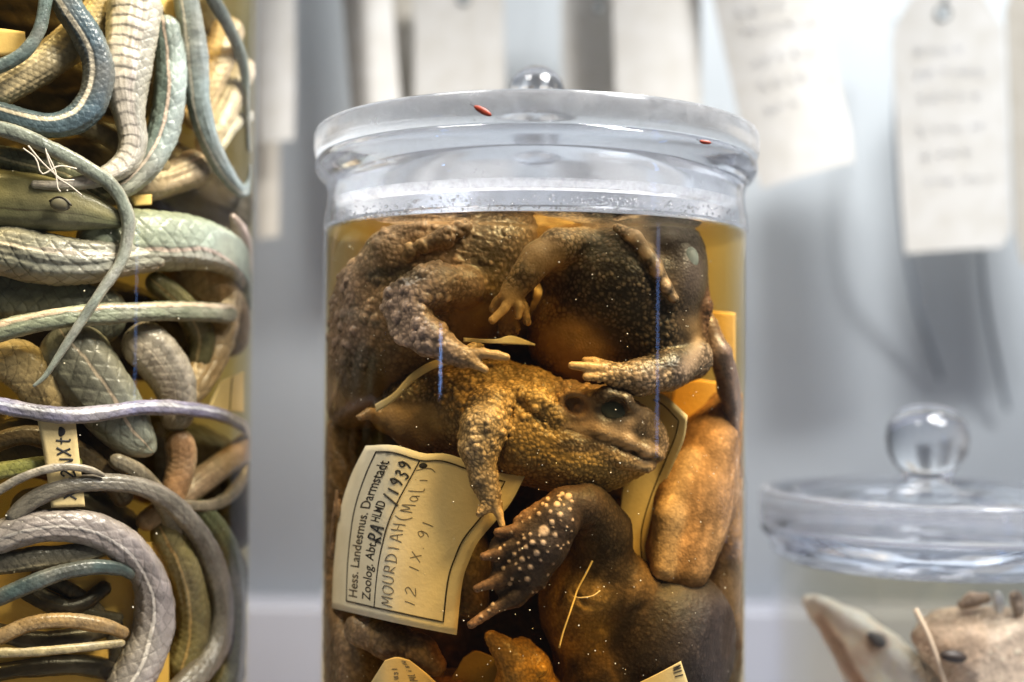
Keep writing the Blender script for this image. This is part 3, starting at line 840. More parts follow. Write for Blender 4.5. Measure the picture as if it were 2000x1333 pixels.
# --- spotted hind foot and the body it belongs to
D = SDF(.40)
FT = (.085, .055, .045); TOE = (.36, .20, .12)
D.chain([(1160, 1010, -44, 42), (1135, 990, -48, 40), (1105, 990, -51, 36), (1085, 1020, -53, 44), (1060, 1065, -54, 46), (1035, 1105, -54, 40)], 2, FT)
for rows in ([(1085, 1060, -54.5, 24), (1045, 1130, -55, 20), (1008, 1168, -55, 15), (965, 1190, -55.5, 10), (920, 1220, -56, 8)],
             [(1060, 1050, -54.5, 24), (1010, 1110, -55, 18), (975, 1135, -55.5, 12), (932, 1150, -56, 8)],
             [(1045, 1040, -54.5, 22), (1000, 1070, -55, 14), (972, 1083, -55.5, 11), (945, 1087, -56, 8)],
             [(1050, 1020, -54, 20), (1010, 1036, -55, 12), (972, 1040, -55.5, 8)]):
    D.chain(rows[:-1], 2.2, FT); D.cap(rows[-2], rows[-1], .8, TOE)
D.chain([(1098, 968, -51, 13), (1050, 992, -53, 10), (1028, 1006, -54, 9), (1010, 1017, -54.5, 7.5)], 1.0, (.36, .20, .12))
D.ell((1005, 1128, -54.2), (48, 46, .9), 1.5, (.10, .07, .06), 30)
D.ell((992, 1070, -54.2), (40, 34, .9), 1.2, (.10, .07, .06), 30)
D.chain([(1150, 985, -44, 42), (1178, 1040, -40, 52), (1178, 1110, -36, 60), (1165, 1160, -35, 58)], 3, (.20, .145, .10))
D.ell((1140, 1170, -30), (88, 128, 14), 3, (.44, .27, .08))
D.ell((1150, 1165, -42), (55, 38, 4), 2.0, (.45, .31, .15), 20)
D.ell((1215, 1150, -33), (70, 70, 12), 3, (.26, .17, .10))
D.ell((1290, 1250, -26), (150, 150, 20), 4, (.085, .058, .05))
D.ell((1180, 1310, -28), (100, 90, 15), 4, (.34, .21, .08))
D.chain([(1120, 1160, -45, 3), (1140, 1180, -46, 4), (1180, 1190, -46, 3)], 1.2, sub=True)
D.chain([(1180, 1230, -42, 3), (1220, 1210, -44, 5), (1270, 1180, -44, 3)], 1.5, sub=True)
V, F, col = D.build(jar=JARC)
px, py = proj(V)
rs = np.random.RandomState(5)
isfoot = blobmask(px, py, [(1060, 1050, 120, 60), (1000, 1110, 90, 80), (1100, 1000, 70, 60), (950, 1180, 80, 60)])
sp = [(1110, 970, 8), (1062, 1037, 12), (1098, 965, 5), (1088, 985, 7), (1094, 1005, 6), (1070, 975, 5), (1060, 985, 4), (1078, 1020, 6), (1040, 1060, 6), (1061, 1060, 6), (1048, 1081, 7),
      (1036, 1108, 6), (1030, 1131, 6), (1020, 1093, 6), (1005, 1083, 5), (1024, 1052, 4), (1012, 1061, 4), (983, 1110, 5), (994, 1096, 4), (1000, 1131, 4), (996, 1140, 5), (962, 1180, 5), (977, 1072, 4),
      (1036, 1044, 4), (1028, 1069, 5), (1015, 1075, 3), (1054, 1046, 3), (1084, 1045, 5), (1075, 1000, 4), (1053, 1004, 5), (1067, 988, 4), (1116, 980, 4), (1113, 995, 4), (1015, 1112, 4), (1008, 1102, 3), (955, 1193, 4), (940, 1205, 4)]
for _ in range(46): sp.append((rs.uniform(985, 1120), rs.uniform(965, 1160), rs.uniform(1.8, 3.4)))
N = vnormals(V, F)
V, F, c = finish(V, F, col, gran=1.1, gamp=.13, big=2.4, bamp=.08, dk=.62, seed=21, crev=.4, fold=.35, foldcol=.45, tipcol=(.12, .085, .065), 
                 dark_at=[(1205, 1060, 60, 110), (1300, 1280, 130, 140), (1150, 1330, 60, 60)], dark=(.06, .042, .035))
m = np.zeros(len(V))
fr = N[:, 1] < .2
for (x, y, r) in sp:
    m = np.maximum(m, (1 - sstep(.55, 1.05, np.hypot(px - x, (py - y)) / r)) * fr * isfoot)
V = V + N * (.28 * m)[:, None]
c = c * (1 - m[:, None]) + np.array((.50, .36, .27)) * m[:, None]
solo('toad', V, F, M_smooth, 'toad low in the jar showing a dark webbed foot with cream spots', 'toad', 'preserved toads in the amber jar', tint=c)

# --- tan limb and flank pressed against the right of the jar
E = SDF(.55)
E.chain([(1420, 800, -14, 40), (1385, 880, -18, 66), (1345, 980, -24, 78), (1325, 1080, -28, 66), (1322, 1120, -30, 46)], 5, (.34, .185, .085))
E.chain([(1440, 800, -8, 34), (1412, 930, -20, 36), (1378, 1040, -29, 33), (1345, 1118, -34, 26)], 3.0, (.36, .21, .10))
E.chain([(1440, 900, -8, 60), (1430, 1040, -12, 66)], 5, (.34, .2, .10))
E.chain([(1425, 1100, -10, 66), (1420, 1200, -10, 70)], 5, (.22, .15, .10))
E.chain([(1415, 815, -36, 4), (1392, 900, -38, 6), (1372, 990, -42, 6), (1352, 1075, -44, 5), (1340, 1140, -44, 4)], 2.6, sub=True)
E.chain([(1352, 880, -40, 3), (1322, 970, -45, 5), (1305, 1060, -46, 4)], 2.6, sub=True)
E.chain([(1300, 1085, -46, 3), (1330, 1068, -48, 4), (1362, 1050, -46, 3)], 2.0, sub=True)
E.chain([(1345, 900, -29, 16), (1305, 1010, -36, 18), (1290, 1110, -38, 18)], 5, (.46, .32, .21))
E.chain([(1400, 900, -22, 16), (1385, 1000, -27, 18), (1355, 1110, -33, 18)], 5, (.36, .23, .15))
M_matte = mat_skin('soaked_skin', .75, .1, 1700, .35, .2, 220)
toad('pale tan toad folded against the right side of the jar behind the curved label', E, mat=M_matte,
     fin=dict(gran=1.2, gamp=.11, big=3, bamp=.0, seed=31, crev=.3, lump=.2, fold=.5, foldcol=.35, dk=.85))
G2 = SDF(.55)
G2.chain([(1360, 570, -22, 14), (1385, 640, -26, 17), (1405, 690, -28, 22), (1430, 760, -24, 26), (1445, 830, -20, 30), (1450, 930, -16, 32)], 2, (.22, .145, .11))
G2.chain([(1440, 780, -22, 20), (1455, 850, -14, 24)], 2, (.30, .2, .15))
toad('dark toad whose long hind leg hangs along the right wall of the jar', G2, dict(gran=1.3, gamp=.08, big=3, bamp=.15, seed=35, crev=.4))
# --- brown toads stacked lower left and deeper in the jar
G = SDF(.6)
G.chain([(690, 860, -6, 60), (680, 950, -4, 58), (680, 1060, -4, 56), (690, 1170, -8, 60), (700, 1280, -20, 76), (690, 1360, -22, 80)], 5, (.26, .17, .10))
G.chain([(660, 1000, -27, 12), (650, 960, -29, 10), (645, 925, -30, 6)], 1.5, (.46, .27, .13))
G.chain([(640, 1080, -22, 16), (642, 1010, -25, 12), (648, 960, -27, 9)], 1.5, (.36, .22, .12))
G.chain([(700, 1230, -34, 30), (760, 1250, -38, 34), (820, 1275, -40, 30), (850, 1300, -40, 22)], 3, (.27, .18, .11))
G.chain([(880, 1000, -30, 60), (900, 1100, -34, 56), (915, 1170, -36, 40)], 4, (.17, .13, .09))
toad('brown toad slumped along the lower left wall behind the large label', G, dict(gran=1.5, gamp=.12, big=2.8, bamp=.3, seed=41, crev=.5))
K = SDF(.55)
K.chain([(960, 1245, -44, 14), (985, 1270, -44, 20), (1005, 1300, -43, 30), (1010, 1350, -40, 50)], 2.5, (.44, .27, .10))
K.chain([(1020, 1270, -40, 24), (1045, 1300, -40, 26), (1060, 1340, -38, 30)], 2.5, (.40, .24, .08))
for x, y in ((1035, 1302), (1050, 1312), (1022, 1312), (1040, 1325), (1058, 1306)): K.cap((x, y, -44, 11), (x + 1, y, -44, 11), .6, (.58, .36, .10))
K.ell((1100, 1360, -25), (120, 60, 14), 4, (.20, .13, .07))
K.ell((870, 1370, -30), (120, 60, 12), 4, (.22, .15, .09))
toad('orange toad limb raised at the bottom of the jar below the spotted foot', K, dict(gran=1.2, gamp=.12, big=2, bamp=.25, seed=45, crev=.5))
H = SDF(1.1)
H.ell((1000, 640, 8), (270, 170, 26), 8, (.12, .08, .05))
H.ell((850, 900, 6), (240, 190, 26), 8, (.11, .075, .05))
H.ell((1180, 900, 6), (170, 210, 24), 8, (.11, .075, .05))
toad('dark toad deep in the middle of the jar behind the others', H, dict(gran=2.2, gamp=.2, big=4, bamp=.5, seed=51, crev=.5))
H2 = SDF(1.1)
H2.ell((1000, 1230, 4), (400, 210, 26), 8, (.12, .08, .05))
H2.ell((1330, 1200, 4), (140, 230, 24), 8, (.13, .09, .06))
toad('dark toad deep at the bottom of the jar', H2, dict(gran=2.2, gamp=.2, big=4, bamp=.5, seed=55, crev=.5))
# ------------------------------------------------------------------ snakes coiled in the tall cylinder
M_scale = mat_skin('snake_scales', .36, .5, 2200, .22, .18, 320)
def ray_cyl(px, py, cx, cy, R):
    """front hit of a photo ray with a vertical cylinder: y in mm"""
    d = CRn @ np.array([(px - 1000.0) / FPX, -(py - 666.5) / FPX, -1.0])
    ox, oy = CAMX - cx, CAMY - cy
    a = d[0] ** 2 + d[1] ** 2; b = ox * d[0] + oy * d[1]; c = ox * ox + oy * oy - R * R
    q = b * b - a * c
    t = (-b - math.sqrt(q)) / a if q > 0 else -b / a
    return CAMY + d[1] * t
GREY = (.235, .27, .255)
def snake(rows, label, dorsal=GREY, belly=(.50, .46, .38), stripe=None, sphi=-.5, sw=.10, bphi=1.0, rows_n=15, slen=None, ventral=None,
          edge=.6, loose=.07, flat=1.0, inset=True, head=None, seed=1, samp=2.1, twist=0.0, amp=.2):
    """rows (px,py,depth behind the glass mm,r px). phi = 0 faces the viewer, phi > 0 lies to the right of the direction of travel"""
    rr = []
    for (x, y, d, r) in rows:
        if inset:
            xc = min(x, 480)
            yy = ray_cyl(xc, y, LJ[0], LJ[1], 68.8)
            yy = yy + r * .155 + d
        else: yy = d
        rr.append((x, y, yy, r))
    L = sum(math.hypot(rr[i + 1][0] - rr[i][0], rr[i + 1][1] - rr[i][1]) for i in range(len(rr) - 1))
    n = int(max(24, L / samp)); rmax = max(r[3] for r in rr)
    q = catmull(rr, n)
    c = np.array([P(a[0], a[1], a[2]) for a in q]); rad = np.array([S(max(a[3], 1.5), a[2]) for a in q])
    m = int(np.clip(2 * math.pi * rmax / samp, 18, 150))
    t = np.gradient(c, axis=0); t /= np.linalg.norm(t, axis=1)[:, None] + 1e-9
    ref = np.array([0.25, -.96, 0.03])
    nn = ref - t * (t @ ref)[:, None]; nn /= np.linalg.norm(nn, axis=1)[:, None] + 1e-9
    b = np.cross(t, nn)
    s = np.concatenate([[0], np.cumsum(np.linalg.norm(np.diff(c, axis=0), axis=1))])
    phi = np.linspace(-math.pi, math.pi, m, endpoint=False)
    SS, PH = np.meshgrid(s, phi, indexing='ij')
    RR = np.repeat(rad[:, None], m, 1)
    R0 = np.median(rad)
    pts0 = c[:, None] + RR[..., None] * (np.cos(PH)[..., None] * nn[:, None] * flat + np.sin(PH)[..., None] * b[:, None])
    w1 = fbm(pts0.reshape(-1, 3), R0 * 1.6, seed + 5).reshape(RR.shape) - .5
    w2 = fbm(np.stack([(PH * 2.2).ravel(), (SS / (R0 * 5)).ravel(), 0 * SS.ravel() + seed], 1), .6, seed + 8).reshape(RR.shape) - .5
    w0 = fbm(np.stack([s / (R0 * 3.2), 0 * s + seed * 3.1, 0 * s], 1), 1.0, seed + 60, 2)[:, None] - .5
    RR = RR * (1 + loose * 2.4 * w1 + loose * 2.0 * w2 + .22 * w0)
    de = np.minimum(s, s[-1] - s)[:, None] / np.maximum(rad[:, None], .1)
    RR = RR * np.sqrt(np.clip(1 - (1 - np.clip(de, 0.004, 1)) ** 2, 0, 1))
    RR = RR * (1 - .10 * sstep(.75, 1.0, np.cos(PH)))
    N = np.cos(PH)[..., None] * nn[:, None] * flat + np.sin(PH)[..., None] * b[:, None]
    # scales
    sl = slen or 2 * math.pi * R0 / rows_n * 1.25
    pd = PH + twist * SS / (R0 * 10) + .30 * w1 + .12 * w2
    rows_n = int(rows_n * 1.25) | 1; sl /= 1.2
    v = pd / (2 * math.pi) * rows_n
    u = SS / sl + .4 * w2 + .5 * w1
    fp = (u + v * .5) % 1; fq = (u - v * .5) % 1
    tt = (fp + fq) / 2
    e = np.minimum(np.minimum(fp, 1 - fp), np.minimum(fq, 1 - fq))
    e1 = np.minimum(fp, fq)
    w3 = fbm(pts0.reshape(-1, 3), R0 * .8, seed + 15, 3).reshape(RR.shape)
    hgt = sstep(0, .2, e) * (.35 + .65 * (1 - tt)); line = (1 - sstep(.015, .085, e1)) * np.clip(.35 + 2.6 * (w3 - .36), 0, 1)
    line = np.maximum(line, .4 * (1 - sstep(.01, .08, e)) * np.clip(3 * (w3 - .4), 0, 1))
    cid = _hash(np.floor(u + v * .5).astype(int), np.floor(u - v * .5).astype(int), 0 * v.astype(int) + seed, 3)
    if ventral is not None:
        vc, vw = ventral
        dv = np.abs((pd - vc + math.pi) % (2 * math.pi) - math.pi)
        mv = 1 - sstep(vw * .92, vw, dv)
        uu = (SS / (sl * 1.0) + .10 * np.cos(np.clip(dv / vw, 0, 1) * 3.1) + .1 * w1) % 1
        hv = sstep(0, .9, uu) * .9; lv = 1 - sstep(.03, .13, np.minimum(uu, 1 - uu))
        hgt = hgt * (1 - mv) + hv * mv; line = line * (1 - mv) + lv * mv * .42
    else: mv = 0 * PH
    sc = np.clip(RR / R0, .2, 1.4)
    wk = fbm(np.stack([(SS / (R0 * .35)).ravel(), (PH * .9).ravel(), 0 * SS.ravel() + seed * 1.7], 1), 1.0, seed + 91, 2).reshape(RR.shape) - .5
    RR = RR * (1 + .05 * wk * np.clip(3 * w1 + .6, 0, 1.5))
    RR = RR + (hgt - .4) * amp * sc * np.clip(R0 / 4.5, .35, 1.3)
    V = c[:, None] + RR[..., None] * N
    # colour
    D = np.array(dorsal); Bc = np.array(belly)
    k = sstep(bphi - .35, bphi + .35, np.abs((pd - (sphi + math.pi if False else 0)))) if stripe is None else sstep(-.15, .5, pd * np.sign(bphi) - abs(bphi) + .6)
    col = D * (1 - k[..., None]) + Bc * k[..., None]
    if ventral is not None: col = col * (1 - mv[..., None]) + Bc * mv[..., None]
    if stripe is not None:
        ds = np.abs((pd - sphi + .05 * w1 + math.pi) % (2 * math.pi) - math.pi)
        ms = 1 - sstep(sw * .75, sw * 1.25, ds)
        col = col * (1 - ms[..., None]) + np.array(stripe) * ms[..., None]
        de = (1 - sstep(sw * 1.2, sw * 2.2, ds)) * (1 - ms)
        col = col * (1 - .3 * de[..., None])
    col = col * (.82 + .36 * cid)[..., None]
    fade = np.clip(1.6 * (fbm(V.reshape(-1, 3), R0 * 3.5, seed + 77, 3).reshape(RR.shape) - .42), 0, .55)[..., None]
    lum = col.mean(-1, keepdims=True)
    col = col * (1 - fade) + fade * (np.array((1.12, 1.0, .82)) * (.6 * lum + .12))
    col = .82 * (col * .85 + lum * .15)
    pat = .55 + .9 * fbm(V.reshape(-1, 3), R0 * 2.5, seed + 30).reshape(RR.shape)
    col = col * pat[..., None] * (1 - edge * line)[..., None]
    idx = np.arange(n * m).reshape(n, m)
    i0, i1 = idx[:-1], idx[1:]
    F = np.stack([i0, np.roll(i0, -1, 1), np.roll(i1, -1, 1), i1], -1).reshape(-1, 4)
    V = V.reshape(-1, 3)
    rx, ry = V[:, 0] - LJ[0], V[:, 1] - LJ[1]; rd = np.hypot(rx, ry)
    lim = 68.95
    kk = np.where(rd > lim, lim / rd, 1.0)
    V[:, 0] = LJ[0] + rx * kk; V[:, 1] = LJ[1] + ry * kk
    o = solo('snake', V, F, M_scale, label, 'snake', 'snakes coiled in the tall cylinder', tint=np.clip(col.reshape(-1, 3), .004, .85))
    return o, c, rad, nn, b
BLUE = (.075, .125, .165); TEAL = (.15, .215, .205); CREAM = (.72, .64, .50); PINK = (.72, .55, .46); BEI = (.50, .43, .33)
DK = (.05, .055, .05); LIL = (.30, .27, .42); MAUVE = (.36, .31, .31); TANC = (.50, .33, .14)
snake([(108, -30, 2, 26), (140, 25, 1, 28), (172, 75, .5, 29), (192, 130, .5, 29), (186, 185, .5, 29), (158, 226, 1, 28), (110, 245, 1.5, 26), (50, 238, 2, 24), (-30, 215, 3, 22)],
      'deep blue snake with a cream side line, bent round at the top left', BLUE, (.10, .19, .24), CREAM, .35, .17, 2.5, rows_n=13, seed=2)
snake([(92, -20, 1, 13), (78, 55, .5, 13), (48, 102, .5, 13), (0, 130, .8, 13), (-30, 138, 1, 13)], 'thin teal tail curving across the orange paper at the upper left edge', TEAL, TEAL, rows_n=9, seed=3)
snake([(-30, 190, 5, 34), (60, 140, 6, 34), (130, 92, 8, 34), (185, 35, 11, 34), (215, -30, 12, 34)], 'thick beige snake running diagonally behind the blue one', BEI, (.58, .5, .4), seed=4, rows_n=17, loose=.12, edge=.35)
snake([(268, -30, 1, 52), (262, 30, 1, 52), (252, 100, .5, 50), (246, 165, .5, 42), (252, 225, .5, 31), (260, 275, .5, 27), (245, 318, 1, 24), (195, 348, 2, 17), (120, 362, 3, 11), (60, 360, 4, 8)],
      'pale snake with broad belly scales hanging at the top, narrowing to a curled tail', (.46, .44, .38), (.60, .54, .48), (.66, .58, .54), -.35, .05, 2.2, ventral=(.15, .75), rows_n=17, slen=3.6, seed=5, loose=.08)
snake([(318, 30, 4, 26), (332, 110, 3, 28), (332, 190, 2, 31), (318, 260, 2, 30), (290, 318, 2.5, 27), (250, 358, 4, 23), (215, 375, 6, 20)],
      'blue green snake with a pink side line beside the pale hanging one', TEAL, (.34, .42, .42), PINK, .12, .10, -.5, rows_n=11, seed=6, slen=5.0)
snake([(358, -30, 3, 22), (372, 50, 2, 27), (381, 140, 2, 27), (390, 215, 2, 24), (412, 285, 2, 20), (442, 340, 2, 16), (470, 372, 2, 13), (490, 360, 3, 11), (497, 320, 5, 9)],
      'smooth blue grey snake hooking upward against the glass near the right', (.23, .29, .30), (.30, .35, .35), (.55, .52, .46), .45, .1, 2.5, rows_n=17, edge=.15, seed=7, amp=.05)
snake([(398, -30, 1, 13), (448, 55, 1, 13), (478, 130, 1, 13), (488, 220, 2, 12), (492, 300, 4, 11)], 'slim dark green snake hanging along the right glass wall', (.12, .15, .135), (.16, .18, .15), rows_n=11, edge=.3, seed=8)
snake([(452, 40, 14, 30), (430, 110, 13, 30), (405, 170, 14, 30), (370, 250, 16, 28)], 'pinkish beige coil behind the hooked blue grey snake', (.50, .40, .30), (.56, .45, .36), seed=9, rows_n=13, loose=.1)
snake([(480, 120, 12, 24), (455, 185, 12, 26), (425, 240, 12, 26), (395, 300, 14, 24)], 'beige coil lower behind the hooked blue grey snake', (.48, .40, .31), (.55, .46, .37), seed=10, rows_n=13, loose=.1)
snake([(495, 225, 10, 10), (455, 245, 10, 13), (425, 290, 12, 13), (400, 330, 12, 12)], 'thin whitish tail behind the hook of the blue grey snake', (.45, .43, .38), (.5, .48, .42), seed=11, rows_n=9)
snake([(400, 320, 12, 34), (330, 350, 12, 34), (250, 365, 12, 34), (150, 372, 12, 34)], 'mauve coil lying below the pale tail and behind the green head', (.36, .29, .25), (.42, .34, .3), PINK, .3, .1, 2, seed=12, rows_n=13)
snake([(-30, 244, -.2, 15), (40, 264, -.2, 15), (100, 291, -.3, 15), (165, 326, -.3, 15), (220, 365, -.3, 14), (246, 412, -.4, 13), (250, 455, -.4, 12.5), (236, 512, -.4, 11.5), (196, 572, -.4, 10.5), (154, 635, -.3, 9), (112, 700, 0, 7), (88, 735, 0, 5), (64, 756, 0, 3)],
      'long thin grey green tail sweeping down across the thick coils', (.25, .28, .21), (.36, .35, .26), seed=13, rows_n=9, slen=3.0)
# head
hd, hc, hr, hn, hb = snake([(-60, 392, 2, 62), (0, 392, 2, 60), (50, 396, 1.5, 57), (100, 401, 1, 52), (150, 409, 1, 43), (195, 420, 1.2, 30), (230, 430, 1.5, 18), (246, 435, 1.8, 9), (250, 436, 2, 3)],
      'olive green snake head with a dull eye, pointing right at mid left', (.27, .25, .105), (.13, .14, .07), (.05, .045, .02), .34, .03, .5, rows_n=5, slen=14, edge=.15, seed=14, flat=.75, loose=.03, amp=.08)
ye = ray_cyl(118, 402, LJ[0], LJ[1], 68.8) - .0
V, F = ball(P(118, 399, ye + 1.7), 2.9, 1.3, 2.0, rot=8); part('eye', V, F, mat_plain('snake_eye', (.17, .15, .09), .35, .4, noise=.3, nscale=300), hd)
arc = [P(96 + 44 * k / 10, 394 - 13 * math.sin(math.pi * k / 10) + k * .8, ye + .9) for k in range(11)]
V, F = tube(np.array(arc), .28, 8); part('brow_scale', V, F, mat_plain('brow', (.05, .04, .02), .5), hd)
snake([(-40, 478, 2, 50), (20, 492, 2, 54), (90, 508, 1.5, 50), (160, 512, 1.5, 42), (235, 508, 2.5, 34), (320, 498, 4, 28)],
      'grey snake with a pale line, thick body entering from the left below the head', (.33, .34, .30), (.50, .42, .36), (.70, .62, .55), -.28, .10, 1.2, rows_n=13, seed=15, slen=5.5, loose=.1)
snake([(150, 478, 5, 52), (230, 472, 4, 58), (310, 470, 3, 56), (390, 478, 3, 48), (445, 500, 3, 40), (478, 545, 5, 32), (470, 610, 12, 28)],
      'fat grey green coil with a pinkish line turning at the right wall', (.30, .36, .29), (.44, .43, .38), (.72, .58, .50), .45, .055, .9, rows_n=15, seed=16, slen=4.6, loose=.05, edge=.5)
snake([(-40, 585, 8, 62), (60, 580, 8, 62), (150, 600, 8, 60), (240, 640, 10, 56)], 'dark slate coil in the gap below the grey coils', (.10, .12, .13), (.18, .18, .17), seed=17, rows_n=17)
snake([(-30, 655, .5, 23), (60, 632, .5, 22), (150, 618, .5, 21), (250, 611, .8, 20), (340, 608, 1, 20), (420, 611, 1.5, 19), (446, 613, 2, 17), (458, 614, 2.5, 8)],
      'olive snake with a tan back line lying straight across the middle', (.28, .31, .20), (.36, .33, .22), (.58, .42, .27), -.75, .32, 1.5, rows_n=11, seed=18, slen=5.2)
snake([(110, 640, 5, 62), (160, 715, 4, 64), (205, 780, 3.5, 60), (250, 840, 3, 50), (285, 872, 3.5, 30), (300, 885, 4, 10)],
      'thick grey snake with a pale line slanting down to a blunt end', (.23, .25, .22), (.36, .32, .27), (.64, .50, .38), -.25, .05, 1.4, rows_n=15, seed=19, slen=6.2, edge=.5)
snake([(250, 650, 5, 40), (300, 690, 4.5, 46), (338, 745, 5, 42), (345, 800, 7, 36), (330, 840, 10, 30)], 'greyish pink coil bending down beside the thick slanting one', (.34, .30, .26), (.48, .40, .35), (.64, .54, .46), .1, .05, .4, rows_n=13, seed=20, edge=.25)
snake([(440, 560, 14, 34), (428, 640, 10, 34), (405, 705, 10, 34), (370, 760, 11, 32), (340, 800, 13, 28)], 'warm tan coil bending at the right behind the pink one', (.52, .34, .16), (.58, .40, .2), seed=21, rows_n=7, slen=7, loose=.1)
snake([(330, 520, 16, 50), (400, 560, 15, 50), (440, 620, 16, 46), (430, 700, 20, 46)], 'brown coil deep behind the fat grey green one', (.34, .2, .09), (.4, .25, .1), seed=22, rows_n=13)
snake([(-20, 690, 6, 40), (40, 712, 6, 46), (80, 760, 7, 42), (100, 820, 10, 36)], 'ochre coil at the left edge behind the thin tail tip', (.52, .37, .15), (.56, .42, .2), seed=23, rows_n=11)
snake([(-30, 786, -.2, 15), (50, 802, -.2, 16), (130, 812, -.2, 16.5), (205, 807, 0, 16), (270, 797, .3, 15), (340, 797, .8, 14), (420, 808, 1.5, 13), (470, 830, 3, 12), (500, 850, 5, 10)],
      'slim lilac snake crossing the whole cylinder above the paper strip', (.27, .25, .38), (.34, .29, .30), (.66, .66, .74), -.35, .22, 1.4, rows_n=11, seed=24, slen=3.2)
snake([(500, 860, 9, 26), (440, 905, 9, 26), (380, 950, 9, 26), (310, 1000, 10, 24), (270, 1030, 11, 20)], 'blurred brown snake slanting down from the right wall', (.30, .2, .14), (.36, .25, .18), seed=25, rows_n=13, edge=.3)
snake([(345, 840, 8, 26), (355, 900, 8, 28), (340, 960, 9, 26), (310, 1040, 11, 24)], 'rust brown coil crossing behind the slanting brown snake', (.40, .22, .12), (.46, .28, .16), seed=26, rows_n=11)
snake([(15, 1020, 2, 15), (60, 980, 1.5, 17), (120, 953, 1, 18), (190, 943, .8, 18), (260, 948, .8, 18), (320, 972, .8, 19), (375, 1025, .8, 20), (415, 1095, 1, 22), (434, 1170, 1, 24), (430, 1240, 1.5, 25), (400, 1300, 2, 26), (350, 1350, 2.5, 26), (300, 1400, 3, 26)],
      'brown grey snake making a wide arch down the right of the cylinder', (.21, .185, .145), (.20, .17, .15), seed=27, rows_n=13, slen=3.6)
snake([(-30, 1062, .4, 32), (40, 1036, .2, 33), (110, 1026, .1, 33), (180, 1034, .1, 33), (240, 1066, .1, 34), (287, 1120, .1, 35), (303, 1180, .2, 36), (295, 1245, .4, 38), (268, 1310, .8, 40), (225, 1380, 1.5, 40)],
      'thick mauve grey snake with a pale ridge line arching at the lower left', (.34, .29, .275), (.30, .285, .26), (.74, .66, .60), .05, .085, 1.8, rows_n=13, seed=28, slen=5.5)
snake([(-30, 975, -.2, 9), (30, 940, -.2, 9), (80, 920, -.2, 8.5), (130, 912, -.2, 8), (175, 918, 0, 7), (205, 930, .2, 4)], 'very thin brown tail looping over the paper strip', (.30, .25, .17), (.36, .3, .2), seed=29, rows_n=7)
snake([(-30, 1105, 4, 22), (60, 1092, 4, 22), (150, 1082, 4, 20), (220, 1066, 5, 14)], 'dark grey snake just under the thick arching one', (.12, .11, .09), (.3, .26, .18), (.40, .34, .22), .7, .12, 1.0, seed=30, rows_n=9)
snake([(-30, 1180, 1.5, 16), (40, 1150, 1, 16), (110, 1122, 1, 16), (180, 1108, 1, 15), (235, 1112, 1.5, 13), (262, 1128, 2, 9)], 'dark teal tail curving over the yellow paper', (.055, .085, .085), (.075, .095, .085), seed=31, rows_n=9, edge=.4)
snake([(-20, 1255, 3, 15), (50, 1222, 3, 15), (120, 1212, 3, 15), (200, 1222, 3, 14), (250, 1240, 4, 11)], 'orange brown tail lying low over the yellow paper', (.36, .22, .08), (.42, .26, .1), seed=32, rows_n=9)
snake([(-20, 1276, 1.5, 9), (60, 1274, 1.5, 9), (150, 1266, 1.5, 8.5), (245, 1256, 2, 7)], 'thin tan tail lying straight under the orange brown one', (.42, .33, .16), (.46, .36, .18), seed=33, rows_n=7)
snake([(60, 1150, 8, 12), (120, 1180, 8, 14), (180, 1200, 9, 14), (240, 1210, 10, 12)], 'blackish tail behind the teal one over the yellow paper', (.05, .045, .03), (.08, .06, .03), seed=34, rows_n=9)
snake([(380, 985, 6, 22), (430, 1050, 5, 25), (456, 1130, 5, 26), (462, 1220, 5, 26), (450, 1300, 6, 26), (420, 1380, 7, 26)], 'mossy green coil outside the wide arch at the right wall', (.17, .20, .10), (.26, .27, .13), (.42, .36, .14), .6, .08, 1.6, seed=35, rows_n=13)
snake([(310, 1020, 8, 30), (350, 1090, 7, 32), (372, 1160, 7, 32), (375, 1240, 8, 32), (350, 1330, 9, 32)], 'olive brown coil between the two arches at the lower right', (.24, .2, .08), (.3, .24, .1), (.55, .36, .12), .15, .08, 1.4, seed=36, rows_n=13)
snake([(470, 1170, 3, 16), (472, 1250, 3, 18), (455, 1340, 4, 18)], 'blue green tail low against the right glass wall', (.13, .24, .2), (.18, .27, .2), seed=37, rows_n=9)
snake([(-30, 925, 5, 17), (50, 912, 5, 17), (110, 905, 6, 15), (160, 905, 8, 12)], 'lime green snake at the left edge behind the paper strip', (.36, .38, .10), (.4, .4, .14), seed=38, rows_n=9)
snake([(-30, 300, 9, 22), (60, 320, 9, 23), (140, 342, 9, 22), (215, 384, 10, 20)], 'dark grey green coil between the long thin tail and the green head', (.10, .12, .10), (.16, .16, .12), (.34, .32, .25), .3, .1, 1.5, rows_n=11, seed=81)
snake([(140, 240, 11, 18), (200, 262, 11, 20), (262, 300, 12, 20), (330, 335, 13, 18)], 'brown grey coil behind the lower bend of the blue snake', (.20, .17, .13), (.28, .23, .17), seed=82, rows_n=11)
snake([(290, 540, 11, 22), (352, 592, 10, 26), (392, 655, 10, 26), (385, 725, 12, 24)], 'dark olive coil behind the straight olive snake', (.12, .115, .06), (.2, .17, .09), (.4, .3, .16), .2, .1, 1.5, rows_n=11, seed=83)
snake([(-30, 872, 8, 18), (50, 850, 8, 20), (130, 872, 9, 22), (210, 930, 10, 22), (250, 985, 11, 20)], 'dark brown coil between the lilac snake and the paper strip', (.10, .07, .04), (.16, .11, .06), seed=84, rows_n=11)
snake([(215, 895, 5, 15), (270, 925, 5, 18), (322, 985, 6, 19), (345, 1050, 7, 18)], 'grey brown coil passing behind the top of the wide arch', (.22, .19, .15), (.30, .25, .19), seed=85, rows_n=11)
